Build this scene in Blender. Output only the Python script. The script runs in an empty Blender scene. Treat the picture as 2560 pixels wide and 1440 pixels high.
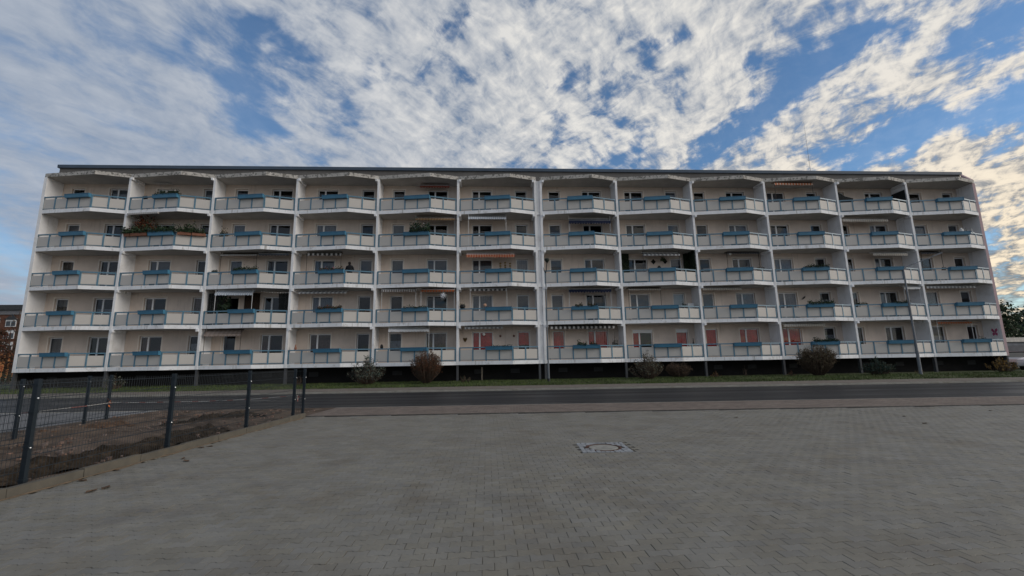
import bpy, math, random
from mathutils import Vector, noise, Matrix
R = math.radians
SC = bpy.context.scene
COL = SC.collection

# ------------------------------------------------------------------ camera
YAW, PITCH, ROLL, FPX = .0576, .165, -.0169, 1090.0
CAM = Vector((32.17, -31.88, 1.6))
FWD2 = Vector((math.sin(YAW), math.cos(YAW)))
RGT2 = Vector((math.cos(YAW), -math.sin(YAW)))
cd = bpy.data.cameras.new('camera'); cam = bpy.data.objects.new('camera', cd); COL.objects.link(cam)
cd.sensor_width = 36; cd.lens = FPX / 2560 * 36; cd.clip_start = .05; cd.clip_end = 3000
f = Vector((math.sin(YAW) * math.cos(PITCH), math.cos(YAW) * math.cos(PITCH), math.sin(PITCH)))
r0 = Vector((math.cos(YAW), -math.sin(YAW), 0)); u0 = r0.cross(f)
rr = math.cos(ROLL) * r0 + math.sin(ROLL) * u0; uu = -math.sin(ROLL) * r0 + math.cos(ROLL) * u0
m = Matrix((rr, uu, -f)).transposed().to_4x4(); m.translation = CAM
cam.matrix_world = m
SC.camera = cam
SC.cycles.max_bounces = 6; SC.cycles.diffuse_bounces = 3; SC.cycles.glossy_bounces = 3; SC.cycles.transparent_max_bounces = 8

# ------------------------------------------------------------------ light
SUN_AZ, SUN_EL = R(106), R(20)          # azimuth clockwise from +Y
W = bpy.data.worlds.new('World'); SC.world = W; W.use_nodes = True
W.cycles.sampling_method = 'MANUAL'; W.cycles.sample_map_resolution = 256
sd = bpy.data.lights.new('sun', 'SUN'); sd.energy = 1.5; sd.angle = R(30); sd.color = (1, .93, .84)
so = bpy.data.objects.new('sun', sd); COL.objects.link(so)
sdir = Vector((math.sin(SUN_AZ) * math.cos(SUN_EL), math.cos(SUN_AZ) * math.cos(SUN_EL), math.sin(SUN_EL)))
so.rotation_euler = sdir.to_track_quat('Z', 'Y').to_euler()
so.location = (60, -60, 60)
vs = SC.view_settings
vs.view_transform = 'Standard'; vs.look = 'None'; vs.gamma = 1; vs.use_curve_mapping = False; vs.exposure = 0.0


class NT:
    """small helper for node graphs"""
    def __init__(s, tree): s.t = tree; s.t.nodes.clear()
    def n(s, typ, **kw):
        nd = s.t.nodes.new(typ)
        ins = kw.pop('i', {})
        for k, v in kw.items(): setattr(nd, k, v)
        for k, v in ins.items():
            if hasattr(v, 'links') or isinstance(v, bpy.types.NodeSocket): s.t.links.new(v, nd.inputs[k])
            else: nd.inputs[k].default_value = v
        return nd
    def math(s, op, a, b=None, c=None, clamp=False):
        i = {0: a}
        if b is not None: i[1] = b
        if c is not None: i[2] = c
        return s.n('ShaderNodeMath', operation=op, use_clamp=clamp, i=i).outputs[0]
    def vmath(s, op, a, b=None):
        i = {0: a}
        if b is not None: i[1] = b
        nd = s.n('ShaderNodeVectorMath', operation=op, i=i)
        return nd.outputs['Value'] if op in ('DOT_PRODUCT', 'LENGTH', 'DISTANCE') else nd.outputs[0]
    def mix(s, fac, a, b):
        nd = s.n('ShaderNodeMix', data_type='RGBA')
        for k, v in ((0, fac), (6, a), (7, b)):
            if isinstance(v, bpy.types.NodeSocket): s.t.links.new(v, nd.inputs[k])
            else: nd.inputs[k].default_value = v if k == 0 else (*v[:3], 1)
        return nd.outputs[2]
    def rng(s, v, a, b, c=0., d=1., smooth=True):
        nd = s.n('ShaderNodeMapRange', i={0: v, 1: a, 2: b, 3: c, 4: d})
        nd.interpolation_type = 'SMOOTHSTEP' if smooth else 'LINEAR'
        return nd.outputs[0]
    def noise(s, vec, scale, detail=4, rough=.55, dist=0.):
        return s.n('ShaderNodeTexNoise', i={'Vector': vec, 'Scale': scale, 'Detail': detail, 'Roughness': rough, 'Distortion': dist})


def build_world():
    g = NT(W.node_tree)
    tc = g.n('ShaderNodeTexCoord').outputs['Generated']
    sky = g.n('ShaderNodeTexSky', sky_type='NISHITA', sun_disc=False, sun_elevation=SUN_EL, sun_rotation=SUN_AZ,
              altitude=50, air_density=1.0, dust_density=.4, ozone_density=3.0)
    hs = g.n('ShaderNodeHueSaturation', i={'Color': sky.outputs[0], 'Saturation': 1.12})
    bg1 = g.n('ShaderNodeBackground', i={0: hs.outputs[0], 1: .135})
    d = g.vmath('NORMALIZE', tc)
    sp = g.n('ShaderNodeSeparateXYZ', i={0: d})
    zz = g.math('ADD', g.math('MAXIMUM', sp.outputs[2], 0.), .30)
    px = g.math('DIVIDE', sp.outputs[0], zz); py = g.math('DIVIDE', sp.outputs[1], zz)
    P = g.n('ShaderNodeCombineXYZ', i={0: px, 1: py, 2: 0.}).outputs[0]

    def lay(ang, sx, sy, seed):
        a = R(ang)
        qx = g.math('ADD', g.math('MULTIPLY', px, math.cos(a)), g.math('MULTIPLY', py, -math.sin(a)))
        qy = g.math('ADD', g.math('MULTIPLY', px, math.sin(a)), g.math('MULTIPLY', py, math.cos(a)))
        return g.n('ShaderNodeCombineXYZ', i={0: g.math('MULTIPLY', qx, sx), 1: g.math('MULTIPLY', qy, sy), 2: seed}).outputs[0]

    # broad sheets run away from the camera, the finer rolls lie at an angle to them
    v1 = lay(12, 1., .6, 3.7)
    warp = g.n('ShaderNodeVectorMath', operation='SCALE', i={0: g.noise(v1, 3.0, 3, .5).outputs['Color'], 'Scale': .13}).outputs[0]
    n1 = g.noise(g.vmath('ADD', v1, warp), 3.0, 3, .5).outputs[0]
    v2 = g.vmath('ADD', lay(38, 1., .62, 8.1), warp)
    n2 = g.noise(v2, 8.8, 6, .58, .15).outputs[0]          # billows
    n3 = g.noise(v2, 30., 4, .6, .3).outputs[0]          # ripples
    v4 = g.vmath('ADD', lay(50, .5, 1.25, 1.4), warp)
    n4 = g.noise(v4, 24., 4, .6, .35).outputs[0]           # combed streaks
    east = g.rng(px, -1.0, .35)
    c1 = g.math('MULTIPLY', g.math('SUBTRACT', n1, .5), .65)
    c2 = g.math('MULTIPLY', g.math('SUBTRACT', n2, .5), g.math('MULTIPLY_ADD', east, .35, .85))
    c3 = g.math('MULTIPLY', g.math('SUBTRACT', n3, .5), g.math('MULTIPLY_ADD', east, .16, .22))
    c4 = g.math('MULTIPLY', g.math('SUBTRACT', n4, .5), g.math('MULTIPLY_ADD', east, .30, .04))
    dens = g.math('ADD', g.math('ADD', c1, c2), g.math('ADD', c3, c4))
    dens = g.math('ADD', dens, g.math('MULTIPLY_ADD', east, -.045, .25))
    PW = g.vmath('ADD', P, g.vmath('MULTIPLY', g.vmath('SUBTRACT', g.noise(P, 7., 3, .6).outputs['Color'], (.5, .5, .5)), (.16, .16, 0)))
    # open blue lanes between the streets
    for (cx, cy, ang, la, lb, k) in LANES:
        c, s_ = math.cos(R(ang)), math.sin(R(ang))
        rel = g.vmath('SUBTRACT', PW, (cx, cy, 0))
        al = g.vmath('DOT_PRODUCT', rel, (-s_ / la, c / la, 0)); ac = g.vmath('DOT_PRODUCT', rel, (c / lb, s_ / lb, 0))
        q = g.math('ADD', g.math('MULTIPLY', al, al), g.math('MULTIPLY', ac, ac))
        dens = g.math('SUBTRACT', dens, g.math('MULTIPLY', g.math('POWER', 2.718, g.math('MULTIPLY', q, -1.)), k * .68))
    wid = g.math('MULTIPLY_ADD', east, -.12, .40)          # width of the cloud edge
    mask = g.math('DIVIDE', g.math('ADD', dens, .06), wid, clamp=True)
    mask = g.rng(mask, 0., 1., .05, .98)
    veil = g.math('MULTIPLY_ADD', g.rng(px, -.35, -1.0), .45, .0)
    mask = g.math('ADD', mask, g.math('MULTIPLY', g.math('SUBTRACT', 1., mask), veil))
    # brightness of the cloud itself
    thick = g.rng(dens, .10, .60)
    ga, ge = R(74), R(9)                                # the break in the cloud low in the east of the view
    sundot = g.vmath('DOT_PRODUCT', d, (math.sin(ga) * math.cos(ge), math.cos(ga) * math.cos(ge), math.sin(ge)))
    glow = g.rng(sundot, .48, .97)
    lowz = g.rng(sp.outputs[2], .55, .05)
    lum = g.math('MULTIPLY_ADD', g.math('SUBTRACT', n2, .5), g.math('MULTIPLY_ADD', east, .8, 1.7), .50)
    lum = g.math('ADD', lum, g.math('MULTIPLY', g.math('SUBTRACT', n3, .5), g.math('MULTIPLY_ADD', east, 1.2, .8)))
    lum = g.math('ADD', lum, g.math('MULTIPLY', g.math('SUBTRACT', n4, .5), g.math('MULTIPLY', east, 1.3)))
    lum = g.math('MULTIPLY_ADD', thick, -.22, g.math('ADD', lum, .10), clamp=True)
    c_sh = g.mix(east, (.19, .26, .38), (.22, .28, .38)); c_hi = g.mix(east, (.46, .505, .58), (.80, .78, .74))
    c = g.mix(lum, c_sh, c_hi)
    warm = g.mix(g.rng(lum, .25, .85), (.20, .205, .215), (1.05, .88, .64))
    c = g.mix(g.math('MULTIPLY', glow, g.math('MULTIPLY_ADD', lowz, .9, .10)), c, warm)
    bg2 = g.n('ShaderNodeBackground', i={0: c, 1: 1.0})
    mx = g.n('ShaderNodeMixShader', i={0: mask, 1: bg1.outputs[0], 2: bg2.outputs[0]})
    g.n('ShaderNodeOutputWorld', i={0: mx.outputs[0]})


LANES = ((-0.45, 0.80, -48, 0.070, 0.044, 0.50), (-0.53, 0.92, -25, 0.074, 0.055, 0.50), (-0.58, 1.06, -9, 0.080, 0.053, 0.42), (-0.38, 0.85, -41, 0.035, 0.026, 0.30),
         (-0.26, 0.92, -32, 0.038, 0.029, 0.34), (-0.15, 0.91, -137, 0.050, 0.018, 0.30), (-0.08, 0.81, -130, 0.037, 0.025, 0.36), (0.04, 0.81, -113, 0.036, 0.015, 0.26),
         (0.18, 0.93, -122, 0.047, 0.033, 0.42), (0.39, 0.81, -131, 0.059, 0.022, 0.30), (0.58, 0.84, -141, 0.036, 0.024, 0.28), (0.66, 1.01, -164, 0.175, 0.060, 0.55),
         (0.74, 0.82, -145, 0.064, 0.033, 0.40), (1.03, 1.01, -149, 0.115, 0.070, 0.55), (1.14, 0.86, -136, 0.101, 0.058, 0.50), (0.95, 0.69, -142, 0.062, 0.025, 0.30),
         (-0.61, 0.81, -28, 0.025, 0.022, 0.26), (0.15, 1.03, -61, 0.058, 0.020, 0.22), (-1.06, 0.97, -70, 0.060, 0.057, 0.22), (-0.85, 0.98, -33, 0.055, 0.036, 0.22),
         (0.40, 1.18, -157, 0.124, 0.034, 0.22), (-1.54, 1.44, 29, 0.215, 0.071, 0.25), (0.75, 0.75, -158, 0.050, 0.018, 0.25))


build_world()


def G(s, t, z=0.0):
    """ground frame: s metres to the side of, t metres ahead of the standpoint"""
    p = CAM.xy + RGT2 * s + FWD2 * t
    return Vector((p.x, p.y, z))


# ------------------------------------------------------------------ materials
MATS = {}


def mat(name, col, rough=.8, var=.12, scale=2.5, bump=0., bscale=40., spec=.3, stain=None, samt=.5, sscale=1.2, sthr=(.5, .7),
        metal=0., island=0., streak=None, stamt=.5):
    if name in MATS: return MATS[name]
    mt = bpy.data.materials.new(name); mt.use_nodes = True; MATS[name] = mt
    g = NT(mt.node_tree)
    pos = g.n('ShaderNodeNewGeometry')
    P = pos.outputs['Position']
    b = g.n('ShaderNodeBsdfPrincipled', i={'Roughness': rough, 'Specular IOR Level': spec, 'Metallic': metal})
    nz = g.noise(P, scale, 5, .6).outputs[0]
    lo = tuple(c * (1 - var) for c in col); hi = tuple(min(1, c * (1 + var)) for c in col)
    c = g.mix(g.rng(nz, .3, .7), lo, hi)
    if stain:
        sn = g.noise(P, sscale, 7, .68).outputs[0]
        c = g.mix(g.rng(sn, sthr[0], sthr[1], 0, samt), c, stain)
    if streak:
        sv = g.vmath('MULTIPLY', P, (7., 7., .35))
        sk = g.noise(sv, 1., 4, .6).outputs[0]; pn = g.noise(P, .7, 3, .5).outputs[0]
        c = g.mix(g.math('MULTIPLY', g.rng(sk, .52, .72, 0, stamt), g.rng(pn, .40, .62)), c, streak)
    if island:
        oi = g.n('ShaderNodeObjectInfo').outputs['Random']
        rnd = g.math('FRACT', g.math('ADD', pos.outputs['Random Per Island'], oi))
        hsv = g.n('ShaderNodeHueSaturation', i={'Color': c, 'Value': g.math('MULTIPLY_ADD', rnd, 2 * island, 1 - island),
                                                'Saturation': g.math('MULTIPLY_ADD', g.math('FRACT', g.math('MULTIPLY', rnd, 7.3)), .6, .7)})
        c = hsv.outputs[0]
    mt.node_tree.links.new(c, b.inputs['Base Color'])
    if bump:
        bn = g.noise(P, bscale, 4, .6).outputs[0]
        bp = g.n('ShaderNodeBump', i={'Strength': bump, 'Distance': .01, 'Height': bn})
        mt.node_tree.links.new(bp.outputs[0], b.inputs['Normal'])
    g.n('ShaderNodeOutputMaterial', i={0: b.outputs[0]})
    return mt


def stripes(name, c1, c2, period, duty=.5, rough=.9):
    """woven stripes running down a cloth"""
    if name in MATS: return MATS[name]
    mt = bpy.data.materials.new(name); mt.use_nodes = True; MATS[name] = mt
    g = NT(mt.node_tree)
    P = g.n('ShaderNodeNewGeometry').outputs['Position']
    x = g.n('ShaderNodeSeparateXYZ', i={0: P}).outputs[0]
    fr = g.math('FRACT', g.math('DIVIDE', x, period))
    c = g.mix(g.math('GREATER_THAN', fr, duty), c1, c2)
    b = g.n('ShaderNodeBsdfPrincipled', i={'Roughness': rough, 'Specular IOR Level': .15, 'Base Color': c})
    g.n('ShaderNodeOutputMaterial', i={0: b.outputs[0]})
    return mt


def glass_mat():
    mt = bpy.data.materials.new('window_glass'); mt.use_nodes = True
    g = NT(mt.node_tree)
    fr = g.n('ShaderNodeFresnel', i={'IOR': 1.5}).outputs[0]
    fac = g.math('MULTIPLY_ADD', fr, 1.15, .0, clamp=True)
    tr = g.n('ShaderNodeBsdfTransparent', i={0: (.84, .87, .88, 1)})
    P = g.n('ShaderNodeNewGeometry').outputs['Position']
    bp = g.n('ShaderNodeBump', i={'Strength': .05, 'Distance': .02, 'Height': g.noise(P, 2.2, 1, .5).outputs[0]})
    gl = g.n('ShaderNodeBsdfGlossy', i={0: (1, 1, 1, 1), 'Roughness': .01, 'Normal': bp.outputs[0]})
    mx = g.n('ShaderNodeMixShader', i={0: fac, 1: tr.outputs[0], 2: gl.outputs[0]})
    g.n('ShaderNodeOutputMaterial', i={0: mx.outputs[0]})
    return mt


def asphalt_mat():
    mt = bpy.data.materials.new('asphalt'); mt.use_nodes = True
    g = NT(mt.node_tree)
    P = g.n('ShaderNodeNewGeometry').outputs['Position']
    # streaks along the road
    s = g.vmath('DOT_PRODUCT', P, (RGT2.x, RGT2.y, 0)); t = g.vmath('DOT_PRODUCT', P, (FWD2.x, FWD2.y, 0))
    v = g.n('ShaderNodeCombineXYZ', i={0: g.math('MULTIPLY', s, .05), 1: t, 2: 0.}).outputs[0]
    st = g.noise(v, .9, 4, .6).outputs[0]
    fine = g.noise(P, 60., 3, .7).outputs[0]
    c = g.mix(g.rng(st, .3, .7), (.010, .010, .012), (.019, .0185, .021))
    c = g.mix(g.rng(fine, .45, .75, 0, .3), c, (.038, .038, .038))
    ro = g.rng(st, .35, .65, .58, .40)
    bp = g.n('ShaderNodeBump', i={'Strength': .35, 'Distance': .01, 'Height': g.noise(P, 45., 3, .7).outputs[0]})
    b = g.n('ShaderNodeBsdfPrincipled', i={'Roughness': ro, 'Specular IOR Level': .32, 'Base Color': c, 'Normal': bp.outputs[0]})
    g.n('ShaderNodeOutputMaterial', i={0: b.outputs[0]})
    return mt


def brick_mat(name, c1, c2, mortar, bw, bh, rot=0., bump=.4, msize=.008):
    mt = bpy.data.materials.new(name); mt.use_nodes = True
    g = NT(mt.node_tree)
    P = g.n('ShaderNodeNewGeometry').outputs['Position']
    mp = g.n('ShaderNodeMapping', i={0: P, 'Rotation': (0, 0, rot)}).outputs[0]
    br = g.n('ShaderNodeTexBrick', i={'Vector': mp, 'Color1': (*c1, 1), 'Color2': (*c2, 1), 'Mortar': (*mortar, 1), 'Scale': 1., 'Mortar Size': msize,
                                      'Brick Width': bw, 'Row Height': bh})
    nz = g.noise(P, .9, 5, .6).outputs[0]
    c = g.mix(g.rng(nz, .4, .7, 0, .45), br.outputs[0], tuple((a + b) * .35 for a, b in zip(c1, c2)))
    bp = g.n('ShaderNodeBump', i={'Strength': bump, 'Distance': .01, 'Height': br.outputs[1]}); bp.invert = True
    b = g.n('ShaderNodeBsdfPrincipled', i={'Roughness': .8, 'Specular IOR Level': .3, 'Base Color': c, 'Normal': bp.outputs[0]})
    g.n('ShaderNodeOutputMaterial', i={0: b.outputs[0]})
    return mt


WALL = mat('beige_render', (.66, .555, .475), .9, .08, .8, .15, 60, .2, streak=(.34, .28, .23), stamt=.4)
SURR = mat('surround_paint', (.74, .66, .58), .85, .05, 1.2)
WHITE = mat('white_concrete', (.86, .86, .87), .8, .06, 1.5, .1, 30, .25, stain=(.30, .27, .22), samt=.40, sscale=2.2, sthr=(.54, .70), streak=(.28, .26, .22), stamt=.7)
ROOFC = mat('weathered_concrete', (.52, .49, .45), .9, .15, 2.5, .3, 25, .2, stain=(.10, .095, .085), samt=.85, sscale=5., sthr=(.47, .60))
FIN = mat('fin_paint', (.82, .815, .82), .8, .06, .9, .08, 40, .25, stain=(.40, .37, .33), samt=.3, sscale=.8, streak=(.40, .38, .35), stamt=.5)
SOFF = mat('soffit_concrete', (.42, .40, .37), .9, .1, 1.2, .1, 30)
PANEL = mat('panel_board', (.56, .525, .485), .6, .03, .7, 0, 1, .35)
BLUE = mat('blue_steel', (.10, .205, .28), .45, .1, 2., 0, 1, .5)
BOXB = mat('blue_planter', (.05, .175, .28), .4, .1, 2.5, 0, 1, .5)
SOIL = mat('planter_soil', (.03, .022, .016), .95)
FRAME = mat('window_frame', (.80, .80, .80), .4, .03, 1., 0, 1, .5)
GLASS = glass_mat()
ROOM = mat('unlit_room', (.035, .032, .03), .9)  # shade of the unlit rooms put into the colour
ATTIC = mat('attic_render', (.14, .132, .125), .9, .12, 1.2, .2, 40, .2, stain=(.12, .11, .10), samt=.5, sscale=2.5)
COPE = mat('slate_coping', (.06, .085, .12), .5, .1, 1.)
PLINTH = mat('dark_plinth', (.012, .011, .011), .9, .2, 1.5)
COLM = mat('grey_column', (.075, .077, .082), .8, .1, 2.)
PINK = mat('pink_gable', (.50, .36, .37), .85, .06, 1.)
CURT = {'net': mat('net_curtain', (.22, .235, .27), .9, .12, 6.), 'red': mat('red_curtain', (.66, .05, .04), .9, .15, 5.),
        'blind': mat('grey_blind', (.15, .16, .185), .7, .08, 5.), 'brown': mat('brown_curtain', (.15, .095, .075), .9, .2, 6.),
        'white': mat('white_blind', (.62, .63, .66), .8, .05, 3.)}
STEEL = mat('galvanised', (.14, .155, .175), .5, .08, 3., 0, 1, .5)
DARKST = mat('dark_metal', (.03, .033, .035), .5)
WHITEP = mat('white_pole', (.62, .62, .62), .5)
BROWNP = mat('brown_pole', (.07, .055, .045), .6)
FENCE = mat('anthracite_fence', (.010, .017, .024), .45, .1, 4., 0, 1, .5)
LEAFD = mat('dark_leaf', (.022, .04, .020), .7, .5, 9.)
LEAFG = mat('green_leaf', (.030, .056, .022), .7, .4, 9.)
LEAFR = mat('rust_leaf', (.15, .045, .02), .8, .4, 9.)
LEAFY = mat('yellow_leaf', (.30, .17, .035), .8, .4, 9.)
LEAFB = mat('bush_brown', (.095, .058, .034), .85, .45, 7.)
LEAFO = mat('bush_olive', (.105, .085, .05), .85, .45, 7.)
LEAFS = mat('silver_leaf', (.13, .14, .11), .8, .35, 7.)
LEAFC = mat('conifer_leaf', (.035, .065, .055), .8, .4, 7.)
TWIG = mat('twig', (.075, .052, .038), .9, .3, 12.)
FLOWW = mat('white_bloom', (.65, .62, .58), .8)
FLOWP = mat('pink_bloom', (.42, .20, .22), .8)
FLOWR = mat('red_bloom', (.42, .10, .05), .8)
TERRA = mat('terracotta', (.28, .125, .08), .85, .15, 5.)
BLACK = mat('black_stuff', (.012, .012, .013), .6)
GOLD = mat('gold_ornament', (.30, .20, .07), .5)


# ------------------------------------------------------------------ mesh helpers
class MB:
    def __init__(s): s.v = []; s.f = []; s.m = []; s.mi = 0
    def poly(s, pts):
        b = len(s.v); s.v += [tuple(p) for p in pts]; s.f.append(tuple(range(b, b + len(pts)))); s.m.append(s.mi)
    def faces(s, pts, fs):
        b = len(s.v); s.v += [tuple(p) for p in pts]
        for q in fs: s.f.append(tuple(b + i for i in q)); s.m.append(s.mi)
    def box(s, x0, x1, y0, y1, z0, z1):
        s.faces([(x0, y0, z0), (x1, y0, z0), (x1, y1, z0), (x0, y1, z0), (x0, y0, z1), (x1, y0, z1), (x1, y1, z1), (x0, y1, z1)],
                [(0, 3, 2, 1), (4, 5, 6, 7), (0, 1, 5, 4), (1, 2, 6, 5), (2, 3, 7, 6), (3, 0, 4, 7)])
    def bar(s, a, b, w, h, z0, z1):
        """upright board between two plan points, w thick"""
        a = Vector(a); b = Vector(b); d = (b - a).normalized(); n = Vector((-d.y, d.x)) * (w / 2)
        s.prism([a - n, b - n, b + n, a + n], z0, z1)
    def prism(s, pts, z0, z1, top=True):
        n = len(pts); P = [(p[0], p[1], z0) for p in pts] + [(p[0], p[1], z1) for p in pts]
        fs = [(i, (i + 1) % n, n + (i + 1) % n, n + i) for i in range(n)] + [tuple(reversed(range(n)))]
        if top: fs.append(tuple(range(n, 2 * n)))
        s.faces(P, fs)
    def tube(s, pts, rad, k=6, cap=True):
        pts = [Vector(p) for p in pts]; n = len(pts)
        if not hasattr(rad, '__len__'): rad = [rad] * n
        rings = []
        for i, p in enumerate(pts):
            d = (pts[min(i + 1, n - 1)] - pts[max(i - 1, 0)])
            if d.length < 1e-9: d = Vector((0, 0, 1))
            d.normalize(); a = Vector((0, 0, 1)) if abs(d.z) < .9 else Vector((1, 0, 0))
            e1 = d.cross(a).normalized(); e2 = d.cross(e1)
            rings.append([p + (e1 * math.cos(2 * math.pi * j / k) + e2 * math.sin(2 * math.pi * j / k)) * rad[i] for j in range(k)])
        P = [q for rg in rings for q in rg]
        fs = [(i * k + j, i * k + (j + 1) % k, (i + 1) * k + (j + 1) % k, (i + 1) * k + j) for i in range(n - 1) for j in range(k)]
        if cap: fs += [tuple(reversed(range(k))), tuple(range((n - 1) * k, n * k))]
        s.faces(P, fs)
    def lathe(s, prof, c=(0, 0, 0), k=12):
        P = []; n = len(prof)
        for (r_, z) in prof:
            P += [(c[0] + r_ * math.cos(2 * math.pi * j / k), c[1] + r_ * math.sin(2 * math.pi * j / k), c[2] + z) for j in range(k)]
        fs = [(i * k + j, i * k + (j + 1) % k, (i + 1) * k + (j + 1) % k, (i + 1) * k + j) for i in range(n - 1) for j in range(k)]
        fs += [tuple(reversed(range(k))), tuple(range((n - 1) * k, n * k))]
        s.faces(P, fs)
    def leaf(s, c, size, rnd, up=.3, asp=.55):
        d = Vector((rnd.gauss(0, 1), rnd.gauss(0, 1), rnd.gauss(0, 1) + up)).normalized()
        e = d.cross(Vector((rnd.gauss(0, 1), rnd.gauss(0, 1), rnd.gauss(0, 1)))).normalized()
        c = Vector(c); l = size * rnd.uniform(.7, 1.3)
        s.poly([c - d * l * .5, c + e * l * asp * .5, c + d * l * .5, c - e * l * asp * .5])
    def mesh(s, name, mats, smooth=False):
        me = bpy.data.meshes.new(name); me.from_pydata(s.v, [], s.f)
        for mm in (mats if isinstance(mats, (list, tuple)) else [mats]): me.materials.append(mm)
        if isinstance(mats, (list, tuple)) and len(mats) > 1: me.polygons.foreach_set('material_index', s.m)
        if smooth: me.polygons.foreach_set('use_smooth', [True] * len(me.polygons))
        me.update()
        return me
    def obj(s, name, mats, parent=None, loc=(0, 0, 0), rz=0., smooth=False):
        return put(name, s.mesh(name, mats, smooth), parent, loc, rz)


def put(name, me, parent=None, loc=(0, 0, 0), rz=0.):
    o = bpy.data.objects.new(name, me); COL.objects.link(o); o.location = loc; o.rotation_euler = (0, 0, rz)
    if parent: o.parent = parent
    return o


def empty(name, loc=(0, 0, 0), rz=0.):
    o = bpy.data.objects.new(name, None); COL.objects.link(o); o.location = loc; o.rotation_euler = (0, 0, rz); o.empty_display_size = .1
    return o


def tag(o, label=None, cat=None, group=None, kind=None):
    if label and not 4 <= len(label.split()) <= 16: print('LABEL LENGTH', len(label.split()), label)
    if label: o['label'] = label
    if cat: o['category'] = cat
    if group: o['group'] = group
    if kind: o['kind'] = kind
    return o


ORD = ['', 'first', 'second', 'third', 'fourth', 'fifth', 'sixth', 'seventh', 'eighth', 'ninth', 'tenth', 'eleventh', 'twelfth']
FLO = ['ground-floor', 'first-floor', 'second-floor', 'third-floor', 'top-floor']


def where(b, k):
    return f'{FLO[k]} balcony ' + (f'{ORD[b]} from left' if 1 < b < 12 else ('at left end' if b == 1 else 'at right end'))


# ------------------------------------------------------------------ ground, road, paving
def strip(name, s0, s1, t0, t1, z, m, ns=1, kind='structure'):
    g = MB()
    z0, z1 = z if isinstance(z, tuple) else (z, z)
    for i in range(ns):
        a = s0 + (s1 - s0) * i / ns; b = s0 + (s1 - s0) * (i + 1) / ns
        g.poly([G(a, t0, z0), G(b, t0, z0), G(b, t1, z1), G(a, t1, z1)])
    return tag(g.obj(name, m), kind=kind)


strip('ground', -900, 900, -300, 1500, -.06, mat('earth', (.075, .068, .05), .95, .3, .3))
ROADM = asphalt_mat()
strip('road', -200, 200, 16.4, 24.2, 0.0, ROADM)
strip('side_pavement', -6.5, 60, 13.97, 16.36, .012,
      brick_mat('red_pavers', (.105, .080, .068), (.20, .155, .13), (.21, .19, .165), .2, .1, YAW, .5), 1)
strip('far_pavement', -120, 120, 24.52, 27.05, (.09, .10), brick_mat('grey_brown_pavers', (.17, .15, .13), (.23, .195, .17), (.12, .10, .09), .2, .1, YAW, .4))
# far kerb
KERBM = mat('kerb_concrete', (.30, .285, .25), .85, .12, 3., .25, 60, .25, stain=(.16, .13, .09), samt=.5, sscale=1.6)
kb = MB(); kb.poly([G(-120, 24.2, -.02), G(120, 24.2, -.02), G(120, 24.5, -.02), G(-120, 24.5, -.02)])
kerb = tag(kb.obj('kerb', KERBM), kind='structure')
ks = MB(); ks.box(-.495, .495, 0, .28, -.05, .085); ksm = ks.mesh('kerb_stone', KERBM)
for i in range(-36, 38): put('kerb_stone', ksm, kerb, G(i, 24.2, random.Random(i).uniform(-.004, .004)), -YAW)
# flush kerb between road and side pavement
kb = MB(); kb.poly([G(-20, 16.36, .0), G(60, 16.36, .0), G(60, 16.47, .008), G(-20, 16.47, .008)]); tag(kb.obj('flush_kerb', KERBM), kind='structure')
# drain lip between paving and side pavement
kb = MB()
for a, b, z0, z1 in ((13.86, 13.90, .0, .012), (13.90, 13.94, .012, -.03), (13.94, 13.975, -.03, .012)):
    kb.poly([G(-6.4, a, z0), G(60, a, z0), G(60, b, z1), G(-6.4, b, z1)])
tag(kb.obj('drain_channel', mat('drain', (.05, .048, .045), .8)), kind='structure')

# faint road dashes
mk = MB()
for s in (-33, -30, -27, -24, -21, -18, -15, -12):
    mk.poly([G(s, 20.25, .005), G(s + 1.2, 20.25, .005), G(s + 1.2, 20.37, .005), G(s, 20.37, .005)])
tag(mk.obj('road_marking', mat('worn_paint', (.30, .30, .29), .8, .3, 8.)), kind='structure')

# paving of grey interlocking blocks
PAVM = mat('grey_block', (.180, .170, .147), .60, .10, 1.6, .25, 90, .45, stain=(.105, .086, .064), samt=.55, sscale=.9, sthr=(.44, .74), island=.075)
JOINT = mat('joint_sand', (.075, .066, .052), .95)
LB, RB = .195, .115
pv = MB(); pv.poly([G(-6.4, -4, -.012), G(60, -4, -.012), G(60, 13.86, -.012), G(-6.4, 13.86, -.012)])
paving = tag(pv.obj('paving', JOINT), kind='structure')


def block_outline(a=-.0075):
    h = RB / 2; q = LB / 4; dl = .012
    top = [(-LB / 2, -a), (-q - dl, -a), (-q + dl, a), (q - dl, a), (q + dl, -a), (LB / 2, -a)]
    P = [(x, -h + (-y)) for x, y in top] + [(x, h + y) for x, y in reversed(top)]
    return P


def block_pts(inset, z):
    out = []
    for x, y in block_outline():
        out.append((x - math.copysign(inset, x) if abs(x) > LB * .45 else x, y - math.copysign(inset * 1.7, y), z))
    return out


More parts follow.
